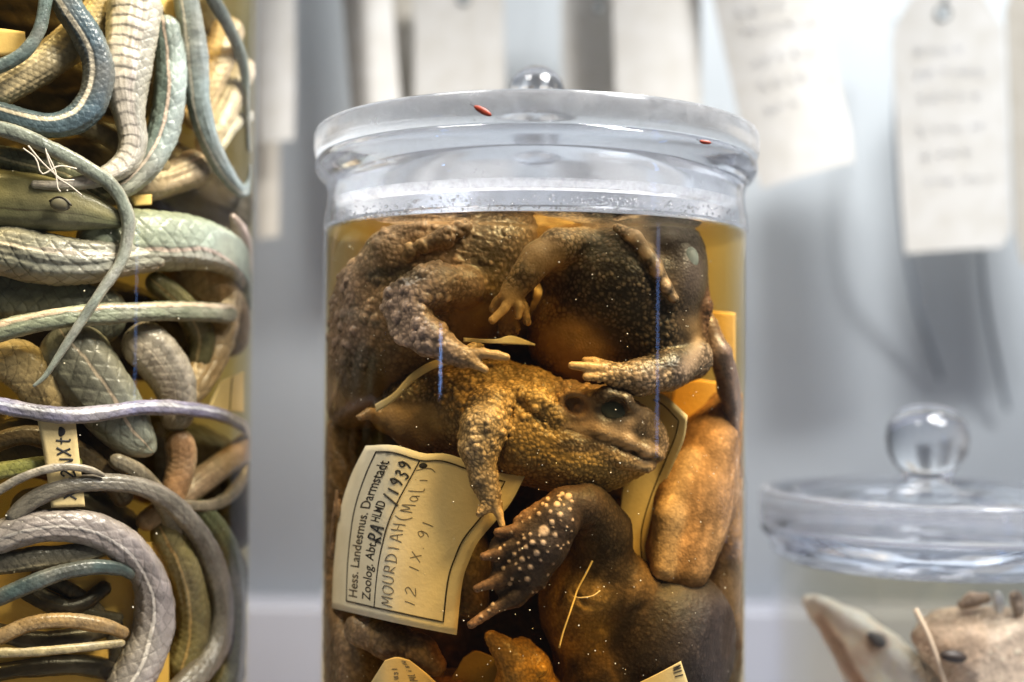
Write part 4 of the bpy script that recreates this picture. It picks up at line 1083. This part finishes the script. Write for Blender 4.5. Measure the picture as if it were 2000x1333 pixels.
snake([(290, 955, 4, 8), (350, 985, 4, 10), (420, 985, 4, 12), (465, 950, 5, 12), (478, 905, 6, 10)], 'thin brown tail curling up by the right wall above the wide arch', (.24, .2, .15), (.3, .25, .18), seed=86, rows_n=7)
snake([(452, 420, 5, 5), (466, 446, 4, 14), (480, 486, 4, 20), (487, 540, 6, 22)], 'pale pinkish tail tip against the right wall beside the fat coil', (.50, .38, .34), (.55, .44, .4), seed=87, rows_n=9, edge=.2)
snake([(60, 1120, 10, 14), (130, 1150, 10, 14), (190, 1195, 10, 13), (225, 1260, 11, 12), (215, 1330, 11, 12)], 'thin black brown coil crossing the yellow label downward', (.05, .04, .025), (.08, .06, .035), seed=88, rows_n=7)
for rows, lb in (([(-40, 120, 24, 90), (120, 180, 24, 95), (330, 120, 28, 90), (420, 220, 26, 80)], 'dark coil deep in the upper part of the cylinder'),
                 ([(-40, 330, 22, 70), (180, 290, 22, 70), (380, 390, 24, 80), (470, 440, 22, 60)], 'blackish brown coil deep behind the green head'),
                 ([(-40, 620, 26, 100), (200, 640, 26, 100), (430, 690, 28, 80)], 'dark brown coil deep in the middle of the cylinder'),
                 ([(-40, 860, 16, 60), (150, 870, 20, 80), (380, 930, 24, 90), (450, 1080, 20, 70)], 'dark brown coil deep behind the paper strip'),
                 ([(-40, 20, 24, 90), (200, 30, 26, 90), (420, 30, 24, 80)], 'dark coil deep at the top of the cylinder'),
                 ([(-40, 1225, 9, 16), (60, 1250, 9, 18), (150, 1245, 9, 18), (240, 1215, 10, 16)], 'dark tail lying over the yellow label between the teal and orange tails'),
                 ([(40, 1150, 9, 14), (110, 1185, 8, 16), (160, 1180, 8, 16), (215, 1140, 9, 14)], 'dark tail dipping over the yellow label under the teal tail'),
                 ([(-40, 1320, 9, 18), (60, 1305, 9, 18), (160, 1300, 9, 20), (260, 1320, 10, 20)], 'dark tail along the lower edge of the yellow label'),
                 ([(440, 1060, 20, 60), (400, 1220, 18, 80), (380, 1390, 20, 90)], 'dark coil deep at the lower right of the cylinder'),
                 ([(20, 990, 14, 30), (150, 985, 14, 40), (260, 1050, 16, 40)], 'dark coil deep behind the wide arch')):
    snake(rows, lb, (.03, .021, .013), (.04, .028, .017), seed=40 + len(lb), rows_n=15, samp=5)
M_fib = mat_plain('fibre', (.62, .55, .45), .6, .2)
for rows, lb in (([(45, 290), (70, 310), (82, 340), (115, 325), (150, 330)], 'fine pale fibre above the green head, kinked in the middle like a tick'),
                 ([(88, 285), (95, 315), (110, 345), (135, 362), (160, 382)], 'longest fine pale fibre above the green head, falling steeply to the right'),
                 ([(55, 285), (85, 320), (120, 350), (145, 352)], 'fine pale fibre above the green head, levelling off at its lower end'),
                 ([(92, 300), (108, 335), (112, 365), (118, 375)], 'shortest fine pale fibre above the green head, hanging almost upright')):
    r = catmull([list(P(x, y, ray_cyl(x, y, LJ[0], LJ[1], 68.8) + .6)) for x, y in rows], 20)
    V, F = tube(r, .22, 6)
    solo('fibre', V, F, M_fib, lb, 'fibre', 'fibres floating above the head')
# ------------------------------------------------------------------ paper labels
M_lab = mat_paper('label_paper', (.86, .82, .70))
M_laby = mat_paper('label_paper_yellowed', (.66, .54, .31))
M_print = mat_plain('printing_ink', (.035, .03, .028), .7, .2)
M_pen = mat_plain('pencil_writing', (.17, .15, .125), .7, .2)
M_marker = mat_plain('ink_writing', (.03, .03, .035), .6, .2)
def edge_curve(pts):
    c = catmull([(a[0], a[1]) for a in pts], 65)
    L = np.concatenate([[0], np.cumsum(np.linalg.norm(np.diff(c, axis=0), axis=1))]); L /= L[-1]
    return lambda t: np.array([np.interp(t, L, c[:, 0]), np.interp(t, L, c[:, 1])])
class Sheet:
    """bent paper: four photo edges (bottom, top left-to-right; left, right bottom-to-top) and a depth function"""
    def __init__(self, bottom, top, left, right, depth):
        self.b, self.t, self.l, self.r = map(edge_curve, (bottom, top, left, right)); self.depth = depth
    def px(self, u, v):
        b0, b1, t0, t1 = self.b(0), self.b(1), self.t(0), self.t(1)
        return (1 - u) * self.b(v) + u * self.t(v) + (1 - v) * self.l(u) + v * self.r(u) - ((1 - u) * (1 - v) * b0 + (1 - u) * v * b1 + u * (1 - v) * t0 + u * v * t1)
    def w(self, u, v, off=0.0):
        p = self.px(u, v)
        y = self.depth(p[0], p[1])
        return P(p[0], p[1], y - off)
    def mesh(self, nu=26, nv=22, th=.22):
        G = np.array([[self.w(i / (nu - 1), j / (nv - 1)) for j in range(nv)] for i in range(nu)])
        k = nu * nv
        V = np.vstack([G.reshape(-1, 3), (G + np.array([0, th, 0])).reshape(-1, 3)])
        idx = np.arange(k).reshape(nu, nv)
        a, b, c, d = idx[:-1, :-1], idx[:-1, 1:], idx[1:, 1:], idx[1:, :-1]
        F = np.stack([a, b, c, d], -1).reshape(-1, 4)
        F = [F, F[:, ::-1] + k]
        for line in (idx[0], idx[-1][::-1], idx[:, -1], idx[:, 0][::-1]):
            F.append(np.stack([line[:-1], line[:-1] + k, line[1:] + k, line[1:]], -1))
        return V, np.vstack(F)
    def line(self, uvs, wid=.28, n=24, off=.06):
        uv = []
        for (a, b) in zip(uvs[:-1], uvs[1:]):
            uv += [(a[0] + (b[0] - a[0]) * t, a[1] + (b[1] - a[1]) * t) for t in np.linspace(0, 1, n, endpoint=False)]
        uv.append(uvs[-1])
        return tube(np.array([self.w(a, b, 0) for a, b in uv]), wid, 6)
def text_verts(s, size=1.0, bold=0.0):
    cu = bpy.data.curves.new('lettering', 'FONT'); cu.body = s; cu.size = size; cu.resolution_u = 4; cu.offset = bold
    o = bpy.data.objects.new('lettering', cu); COL.objects.link(o)
    dg = bpy.context.evaluated_depsgraph_get()
    me = bpy.data.meshes.new_from_object(o.evaluated_get(dg))
    V = np.array([v.co[:] for v in me.vertices]); F = [list(p.vertices) for p in me.polygons]
    bpy.data.objects.remove(o); bpy.data.curves.remove(cu); bpy.data.meshes.remove(me)
    return V, F
def printed(sheet, s, u0, u1, vb, vh, parent, name='lettering', mat=None, bold=.012):
    V, F = text_verts(s, 1.0, bold)
    x0, x1 = V[:, 0].min(), V[:, 0].max()
    U = u0 + (V[:, 0] - x0) / (x1 - x0) * (u1 - u0); Vv = vb - V[:, 1] / .72 * vh
    W = np.array([sheet.w(a, b, .07) for a, b in zip(U, Vv)])
    return part(name, W, F, mat or M_print, parent, smooth=False)
GL = {'M': [[(0, 0), (.1, 1), (.45, .35), (.8, 1), (.95, 0)]], 'O': [[(.5, 1), (.1, .75), (.1, .25), (.5, 0), (.9, .25), (.9, .75), (.5, 1)]],
      'U': [[(.1, 1), (.1, .3), (.4, 0), (.75, .2), (.8, 1)]], 'R': [[(.1, 0), (.15, 1)], [(.15, 1), (.7, .9), (.65, .55), (.15, .5), (.8, 0)]],
      'D': [[(.15, 0), (.15, 1)], [(0, 1), (.7, .85), (.9, .45), (.6, .05), (0, 0)]], 'I': [[(.4, 0), (.45, 1)]], 'A': [[(0, 0), (.45, 1), (.9, 0)], [(.2, .4), (.7, .4)]],
      'H': [[(.1, 0), (.1, 1)], [(.8, 0), (.8, 1)], [(.1, .5), (.8, .5)]], '(': [[(.6, 1.15), (.25, .7), (.25, .2), (.6, -.2)]], ')': [[(.3, 1.15), (.65, .7), (.65, .2), (.3, -.2)]],
      'm': [[(0, 0), (.1, 1), (.45, .3), (.8, 1), (.9, 0)]], 'a': [[(.75, .5), (.4, .6), (.15, .3), (.4, 0), (.75, .3), (.75, .55), (.85, 0)]], 'l': [[(.2, 1.05), (.25, .1), (.6, 0)]],
      'i': [[(.4, .55), (.4, 0)], [(.4, .85), (.43, .9)]], '1': [[(.4, 0), (.45, 1)]], '2': [[(.1, .8), (.45, 1), (.75, .7), (.1, 0), (.9, .05)]], 'X': [[(.05, 0), (.85, 1)], [(.1, 1), (.8, 0)]],
      '.': [[(.3, 0), (.36, .06)]], '9': [[(.75, .75), (.45, 1), (.15, .7), (.5, .5), (.75, .8), (.7, .3), (.4, 0)]], '3': [[(.15, .9), (.5, 1), (.7, .75), (.35, .55), (.75, .3), (.5, 0), (.1, .1)]],
      'Z': [[(.1, 1), (.85, 1), (.1, 0), (.9, .05)]], 'N': [[(.1, 0), (.1, 1), (.8, 0), (.8, 1)]], ' ': [], '/': [[(.1, -.35), (.75, 1.1)]], 'L': [[(.15, 1), (.15, 0), (.8, .05)]], 't': [[(.45, 1), (.4, .1), (.7, 0)], [(.1, .65), (.8, .65)]],
      'u': [[(.1, .6), (.15, .1), (.5, .05), (.7, .6), (.8, 0)]], 's': [[(.7, .55), (.3, .6), (.3, .35), (.65, .25), (.5, 0), (.1, .05)]], 'e': [[(.15, .3), (.7, .35), (.45, .6), (.15, .3), (.4, 0), (.75, .1)]]}
def written(sheet, s, u0, u1, vb, vh, parent, wid=.13, mat=None, slant=.15, seed=1, name='handwriting'):
    rnd = random.Random(seed); n = len(s); du = (u1 - u0) / n; pieces = []
    for k, ch in enumerate(s):
        dy = rnd.uniform(-.06, .06)
        for st in GL[ch]:
            pts = [(x + rnd.uniform(-.03, .03), y + dy + rnd.uniform(-.03, .03)) for x, y in st]
            if len(pts) == 2: pts = [pts[0], ((pts[0][0] + pts[1][0]) / 2 + .02, (pts[0][1] + pts[1][1]) / 2), pts[1]]
            c = catmull(pts, 6 * len(pts))
            W = [sheet.w(u0 + (k + .82 * (x + slant * y)) * du, vb - y * vh, .0) for x, y in c]
            pieces.append(tube(np.array(W), wid, 5))
    V, F = join(pieces)
    return part(name, V, F, mat or M_pen, parent, smooth=False)
def frame_part(sheet, pieces, parent, mat=None, name='printed_border'):
    V, F = join(pieces); return part(name, V, F, mat or M_print, parent, smooth=False)
def jar_depth(flat, R=62.6, inset=.6):
    def f(px, py):
        yw = ray_cyl(px, py, 0, 0, R) + inset
        return float(np.log(np.exp(yw * 1.2) + np.exp(flat * 1.2)) / 1.2)
    return f
def label_thing(name, sheet, label, mat, cat='label', group=None, nu=26, nv=22):
    V, F = sheet.mesh(nu, nv)
    c = V.mean(0); c[2] = V[:, 2].min()
    t = thing(name, label, cat, tuple(c), group)
    part('paper', V, F, mat, t)
    return t
GRP = 'paper labels among the toads'
s1 = Sheet([(648, 1188), (720, 1205), (800, 1223), (892, 1241)], [(714, 871), (771, 870), (828, 886), (878, 888), (967, 921), (1025, 931)],
           [(648, 1188), (652, 1100), (664, 1000), (685, 930), (714, 871)], [(892, 1241), (903, 1139), (918, 1092), (935, 1057), (970, 1016), (998, 982), (1025, 931)], jar_depth(-47.4))
t = label_thing('paper_label', s1, 'large cream museum label with printed border, typed heading and handwriting', M_lab, group=GRP)
fr = [s1.line([(.06, .115), (.955, .085), (.955, .90), (.06, .885), (.06, .115)], .24), s1.line([(.06, .335), (.955, .36)], .2)]
frame_part(s1, fr, t)
printed(s1, 'Hess. Landesmus. Darmstadt', .09, .90, .195, .068, t)
printed(s1, 'Zoolog. Abt.', .09, .43, .30, .068, t)
printed(s1, 'HLMD', .54, .665, .285, .062, t)
written(s1, 'RA', .425, .53, .335, .095, t, .28, M_marker, .3, 2)
written(s1, '/1939', .665, .93, .335, .08, t, .25, M_marker, .25, 3)
written(s1, 'MOURDIAH(mali)', .085, .93, .475, .088, t, .125, M_pen, .12, 4)
written(s1, '12 IX.91', .10, .62, .655, .08, t, .125, M_pen, .1, 5)
V, F = ball(s1.w(.925, .395, .05), 1.15, .12, .8, 14); part('punched_hole', V, F, M_marker, t)
s2 = Sheet([(1208, 1062), (1235, 1110), (1275, 1142)], [(1232, 762), (1290, 768), (1343, 812)], [(1208, 1062), (1215, 960), (1230, 860), (1232, 762)],
           [(1275, 1142), (1264, 1060), (1282, 985), (1312, 915), (1336, 860), (1343, 812)], lambda x, y: -33.0 - max(0, x - 1285) * .10 + 2 * math.sin((y - 760) / 380 * 3.1))
t = label_thing('paper_label', s2, 'yellowed label with a black edge line, curving down behind the profile toad\'s snout', M_lab, group=GRP)
frame_part(s2, [s2.line([(.03, .80), (.93, .84), (.95, .35)], .22)], t, name='printed_line')
s3 = Sheet([(700, 1372), (780, 1372), (880, 1362)], [(752, 1290), (775, 1284), (800, 1290)], [(700, 1372), (752, 1290)], [(880, 1362), (840, 1322), (800, 1290)], jar_depth(-46.0))
t = label_thing('paper_label', s3, 'olive stained paper slip with pencil writing at the bottom left of the toad jar', M_laby, group=GRP)
written(s3, 'MlisN', .45, .95, .75, .12, t, .14, M_pen, .1, 7); written(s3, 'talusI', .2, .8, .45, .12, t, .14, M_pen, .1, 8)
s4 = Sheet([(1210, 1372), (1280, 1362), (1350, 1352)], [(1236, 1340), (1285, 1316), (1330, 1292)], [(1210, 1372), (1236, 1340)], [(1350, 1352), (1330, 1292)], jar_depth(-47.0))
t = label_thing('paper_label', s4, 'clean yellow slip corner at the bottom right of the toad jar', M_laby, group=GRP)
written(s4, 'IIN', .55, .95, .96, .14, t, .18, M_print, .1, 9)
s5 = Sheet([(870, 1345), (940, 1360), (1010, 1362)], [(905, 1285), (930, 1272), (960, 1282)], [(870, 1345), (905, 1285)], [(1010, 1362), (990, 1315), (960, 1282)], lambda x, y: -36.0)
label_thing('paper_label', s5, 'dull olive slip between the bottom left slip and the orange limb', mat_paper('label_paper_olive', (.36, .30, .12)), group=GRP)
s6 = Sheet([(1368, 712), (1436, 716)], [(1366, 606), (1436, 612)], [(1368, 712), (1366, 606)], [(1436, 716), (1436, 612)], lambda x, y: -8 + (1436 - x) * .05)
M_or = mat_paper('label_paper_soaked', (.85, .66, .34))
label_thing('paper_label', s6, 'orange soaked label high at the right wall, behind the dark hind leg', M_or, group=GRP)
s7 = Sheet([(1296, 872), (1360, 868), (1428, 858)], [(1318, 752), (1360, 742), (1410, 748)], [(1296, 872), (1318, 752)], [(1428, 858), (1410, 748)], lambda x, y: -10 + (1430 - x) * .03)
label_thing('paper_label', s7, 'orange soaked label lower at the right, between the curved label and the dark hind leg', M_or, group=GRP)
s8 = Sheet([(735, 806), (772, 782), (812, 742), (862, 716), (930, 708)], [(732, 790), (768, 768), (806, 728), (856, 702), (930, 700)], [(735, 806), (732, 790)], [(930, 708), (930, 700)], lambda x, y: -42.0 - (x - 735) * .03)
label_thing('paper_label', s8, 'thin olive label edge curving between the upper left toad and the profile toad', M_laby, group=GRP, nv=40, nu=4)
s9 = Sheet([(905, 668), (960, 671), (985, 672), (1045, 675)], [(905, 660), (965, 663), (1000, 656), (1045, 672)], [(905, 668), (905, 660)], [(1045, 675), (1045, 672)], lambda x, y: -47.0 + 2 * math.sin(x * .05))
label_thing('paper_label', s9, 'crumpled pale paper edge under the hanging hand in the middle', M_lab, group=GRP, nv=30, nu=5)
th = catmull([list(P(*q)) for q in ((1157, 1096, -46), (1145, 1120, -47), (1128, 1152, -47.5), (1122, 1170, -48.5), (1112, 1200, -50), (1100, 1235, -50.5), (1092, 1266, -51))], 40)
V, F = tube(th, .26, 7); solo('thread', V, F, mat_plain('thread', (.72, .58, .30), .7, .2), 'pale cotton thread hanging over the yellow belly below the spotted foot', 'thread')
th = catmull([list(P(*q)) for q in ((1120, 1166, -48), (1135, 1168, -49), (1158, 1164, -49), (1172, 1154, -48))], 20)
V, F = tube(th, .2, 6); solo('thread', V, F, M_fib, 'short loose thread end lying sideways on the puckered belly', 'thread')
# papers in the snake cylinder
def lj_depth(d): return lambda x, y: ray_cyl(min(x, 490), y, LJ[0], LJ[1], 68.8) + d * min(1, max(0.0, (490 - x) / 60.0))
GR2 = 'paper labels among the snakes'
q1 = Sheet([(100, 992), (166, 990)], [(72, 815), (146, 812)], [(100, 992), (88, 905), (72, 815)], [(166, 990), (156, 905), (146, 812)], lj_depth(3.0))
t = label_thing('paper_label', q1, 'narrow yellowed paper strip with inked signs hanging behind the thin loop', M_laby, group=GR2, nv=8)
written(q1, 'XL2NXt', .08, .80, .78, .38, t, .28, M_marker, .1, 12)
V, F = ball(q1.w(.83, .55, .05), 1.5, .15, 1.3, 14); part('punched_hole', V, F, M_marker, t)
q2 = Sheet([(404, 800), (476, 806)], [(430, 745), (476, 726)], [(404, 800), (430, 745)], [(476, 806), (476, 726)], lj_depth(9.0))
t = label_thing('paper_label', q2, 'bright yellow label with one printed line at the right wall above the lilac snake', M_laby, group=GR2, nv=8)
frame_part(q2, [q2.line([(.02, .62), (.98, .52)], .22)], t, name='printed_line')
q3 = Sheet([(-40, 1390), (330, 1400)], [(-40, 1050), (330, 1060)], [(-40, 1390), (-40, 1050)], [(330, 1400), (330, 1060)], lj_depth(13.0))
label_thing('paper_label', q3, 'large yellow label deep behind the lower left snakes', mat_paper('label_paper_amber', (.80, .56, .20)), group=GR2)
q4 = Sheet([(-30, 112), (52, 104)], [(-30, 52), (48, 62)], [(-30, 112), (-30, 52)], [(52, 104), (48, 62)], lj_depth(9.0))
label_thing('paper_label', q4, 'orange paper scrap at the upper left edge between the snakes', M_or, group=GR2, nv=8, nu=8)
q5 = Sheet([(318, 20), (345, 70)], [(305, -10), (350, -10)], [(318, 20), (305, -10)], [(345, 70), (350, -10)], lj_depth(12.0))
label_thing('paper_label', q5, 'orange paper scrap in the gap right of the pale hanging snake', M_or, group=GR2, nv=6, nu=6)
q6 = Sheet([(262, 402), (296, 400)], [(255, 382), (296, 380)], [(262, 402), (255, 382)], [(296, 400), (296, 380)], lj_depth(12.0))
label_thing('paper_label', q6, 'small orange scrap just above the fat grey green coil', M_or, group=GR2, nv=6, nu=6)

# ------------------------------------------------------------------ pale animals in the low jar
M_pale_skin = mat_skin('bleached_skin', .5, .3, 900, .2, .12, 150)
RJ3 = (RJ[0], RJ[1], 50.6)
Z = SDF(.6)
Z.chain([(1582, 1176, 52, 15), (1612, 1198, 48, 26), (1660, 1240, 42, 46), (1705, 1290, 36, 62), (1750, 1350, 32, 76), (1790, 1410, 30, 84)], 4, (.84, .74, .66))
Z.chain([(1594, 1170, 46, 9), (1655, 1208, 36, 14), (1720, 1256, 27, 16), (1780, 1326, 20, 22)], 3, (.86, .77, .69))
Z.chain([(1600, 1215, 42, 5), (1640, 1270, 34, 6), (1690, 1350, 26, 6)], 1.5, (.4, .3, .24), sub=True)
Z.ell((1714, 1252, 22), (26, 13, 4), .8, (.25, .2, .18), sub=True, rot=38)
V, F, col = Z.build(jar=RJ3)
V, F, c = finish(V, F, col, gran=2.0, gamp=.05, big=4, bamp=.1, dk=1.0, seed=61, crev=.15, tipgain=.1)
oz = solo('lizard', V, F, M_pale_skin, 'bleached lizard head pointing up to the left in the low jar', 'lizard', tint=c)
V, F = ball(P(1715, 1253, 25.5), 4.4, 2.6, 2.1, rot=38); part('eye', V, F, mat_plain('sunken_eye', (.10, .105, .12), .45, .5), oz)
Z = SDF(.6)
Z.ell((1890, 1262, 22), (98, 70, 17), 4, (.62, .47, .34), -10)
Z.ell((1960, 1300, 18), (120, 110, 20), 4, (.66, .52, .39))
Z.chain([(1800, 1246, 14, 18), (1830, 1250, 12, 30), (1880, 1262, 10, 48)], 4, (.58, .42, .29))
Z.chain([(1880, 1182, 16, 10), (1900, 1172, 16, 12), (1925, 1168, 16, 10)], 2, (.45, .33, .24))
Z.chain([(1948, 1162, 10, 8), (1950, 1190, 10, 9)], 1.5, (.8, .76, .7))
Z.chain([(1986, 1166, 10, 12), (1990, 1190, 10, 12)], 1.5, (.4, .3, .22))
V, F, col = Z.build(jar=RJ3)
V, F, c = finish(V, F, col, gran=1.2, gamp=.3, big=3, bamp=.4, dk=1.0, seed=66, crev=.3)
om = solo('mouse', V, F, M_pale_skin, 'soaked light brown furry mouse with a dark eye in the low jar', 'mouse', tint=c)
V, F = ball(P(1862, 1282, 2.0), 4.2, 2.5, 2.0, rot=6); part('eye', V, F, mat_plain('black_eye', (.04, .03, .025), .45, .3), om)
rnd = random.Random(3); hp = []
for _ in range(420):
    x, y = rnd.uniform(1795, 2000), rnd.uniform(1190, 1340)
    a = rnd.uniform(-.6, .6) + 2.4; l = rnd.uniform(8, 18)
    yy = 3 + rnd.uniform(0, 6) + abs(y - 1270) * .06
    hp.append(tube(np.array([P(x, y, yy), P(x + l * .5 * math.cos(a), y + l * .5 * math.sin(a), yy - .8), P(x + l * math.cos(a), y + l * math.sin(a), yy - .6)]), np.array([.16, .13, .05]), 3))
V, F = join(hp); o = part('fur', V, F, mat_plain('wet_fur', (.50, .36, .24), .6, .3), om); o['kind'] = 'stuff'
th = catmull([list(P(*q)) for q in ((1788, 1190, 4), (1806, 1226, 2), (1826, 1276, 2), (1848, 1345, 4))], 20)
V, F = tube(th, .8, 8); solo('string', V, F, mat_plain('string', (.62, .48, .34), .7, .2), 'tan string hanging in front of the mouse in the low jar', 'string')

# ------------------------------------------------------------------ specks, drops and flakes
def ico():
    t = (1 + 5 ** .5) / 2
    v = np.array([(-1, t, 0), (1, t, 0), (-1, -t, 0), (1, -t, 0), (0, -1, t), (0, 1, t), (0, -1, -t), (0, 1, -t), (t, 0, -1), (t, 0, 1), (-t, 0, -1), (-t, 0, 1)]) / math.sqrt(1 + t * t)
    f = np.array([(0, 11, 5), (0, 5, 1), (0, 1, 7), (0, 7, 10), (0, 10, 11), (1, 5, 9), (5, 11, 4), (11, 10, 2), (10, 7, 6), (7, 1, 8), (3, 9, 4), (3, 4, 2), (3, 2, 6), (3, 6, 8), (3, 8, 9), (4, 9, 5), (2, 4, 11), (6, 2, 10), (8, 6, 7), (9, 8, 1)])
    return v, f
IV, IF = ico()
rs = np.random.RandomState(4); pieces = []
for k in range(320):
    px = rs.uniform(650, 1445); py = 430 + 900 * rs.uniform(0, 1) ** 1.25
    y = ray_cyl(px, py, 0, 0, 63.8) + rs.exponential(3.0) + .15
    r = S(rs.choice([.7, 1.0, 1.5, 2.1], p=[.5, .34, .14, .02]), y)
    pieces.append((IV * r + P(px, py, y), IF))
for k in range(40):
    px = rs.uniform(10, 470); py = rs.uniform(20, 1320)
    y = ray_cyl(px, py, LJ[0], LJ[1], 69.0) + rs.exponential(2.0) + .1
    pieces.append((IV * S(rs.choice([.9, 1.3, 1.9]), y) + P(px, py, y), IF))
V, F = joinA(pieces)
solo('suspended_specks', V, F, mat_plain('speck', (.74, .69, .56), .5, .4), 'fine white specks floating in the jars', 'specks', kind='stuff')
pieces = []
for k in range(520):
    px = rs.uniform(655, 1440); c0 = ((px - 1045) / 415) ** 2
    py = 381 + rs.uniform(0, 1) ** .8 * 27 + 48 * (1 - math.sqrt(max(0, 1 - c0)))
    y = ray_cyl(px, py, 0, 0, 65.0)
    r = S(rs.choice([1.4, 2.0, 2.8, 3.6], p=[.4, .35, .2, .05]), y)
    w = P(px, py, y)
    pieces.append((IV * np.array([r, r * .7, r * rs.uniform(.9, 1.3)]) + w, IF))
V, F = joinA(pieces)
solo('water_droplets', V, F, mat_glass('water', 0, 1.33), 'condensation droplets beaded round the neck of the toad jar', 'droplets', kind='stuff')
M_flake = mat_plain('rust_flake', (.22, .028, .010), .45, .4, noise=.4, nscale=900)
for (px, py, lx, rot, lb) in ((943, 217, 2.6, 28, 'longer rust red insect flake stuck on the lid rim left of the knob'), (1377, 278, 1.7, 8, 'smaller rust red flake stuck on the lid rim at the right')):
    y = ray_cyl(px, py, 0, 0, 68.4)
    V, F = ball(P(px, py, y), lx, .5, lx * .34, 16, rot=rot)
    V = V + .12 * (fbm(V, .8, 4)[:, None] - .5)
    fl = thing('insect_flake', lb, 'flake', tuple(P(px, py + 6, y)))
    part('shell', V, F, M_flake, fl)
    c = P(px, py, y)
    a = math.radians(rot)
    e = c - np.array([lx * math.cos(a), 0, -lx * math.sin(a)])
    V, F = tube(np.array([e, e + np.array([-.5, -.15, .25]), e + np.array([-1.0, -.1, .35])]), .1, 5); part('tip', V, F, mat_plain('flake_tip', (.02, .01, .008), .5), fl)
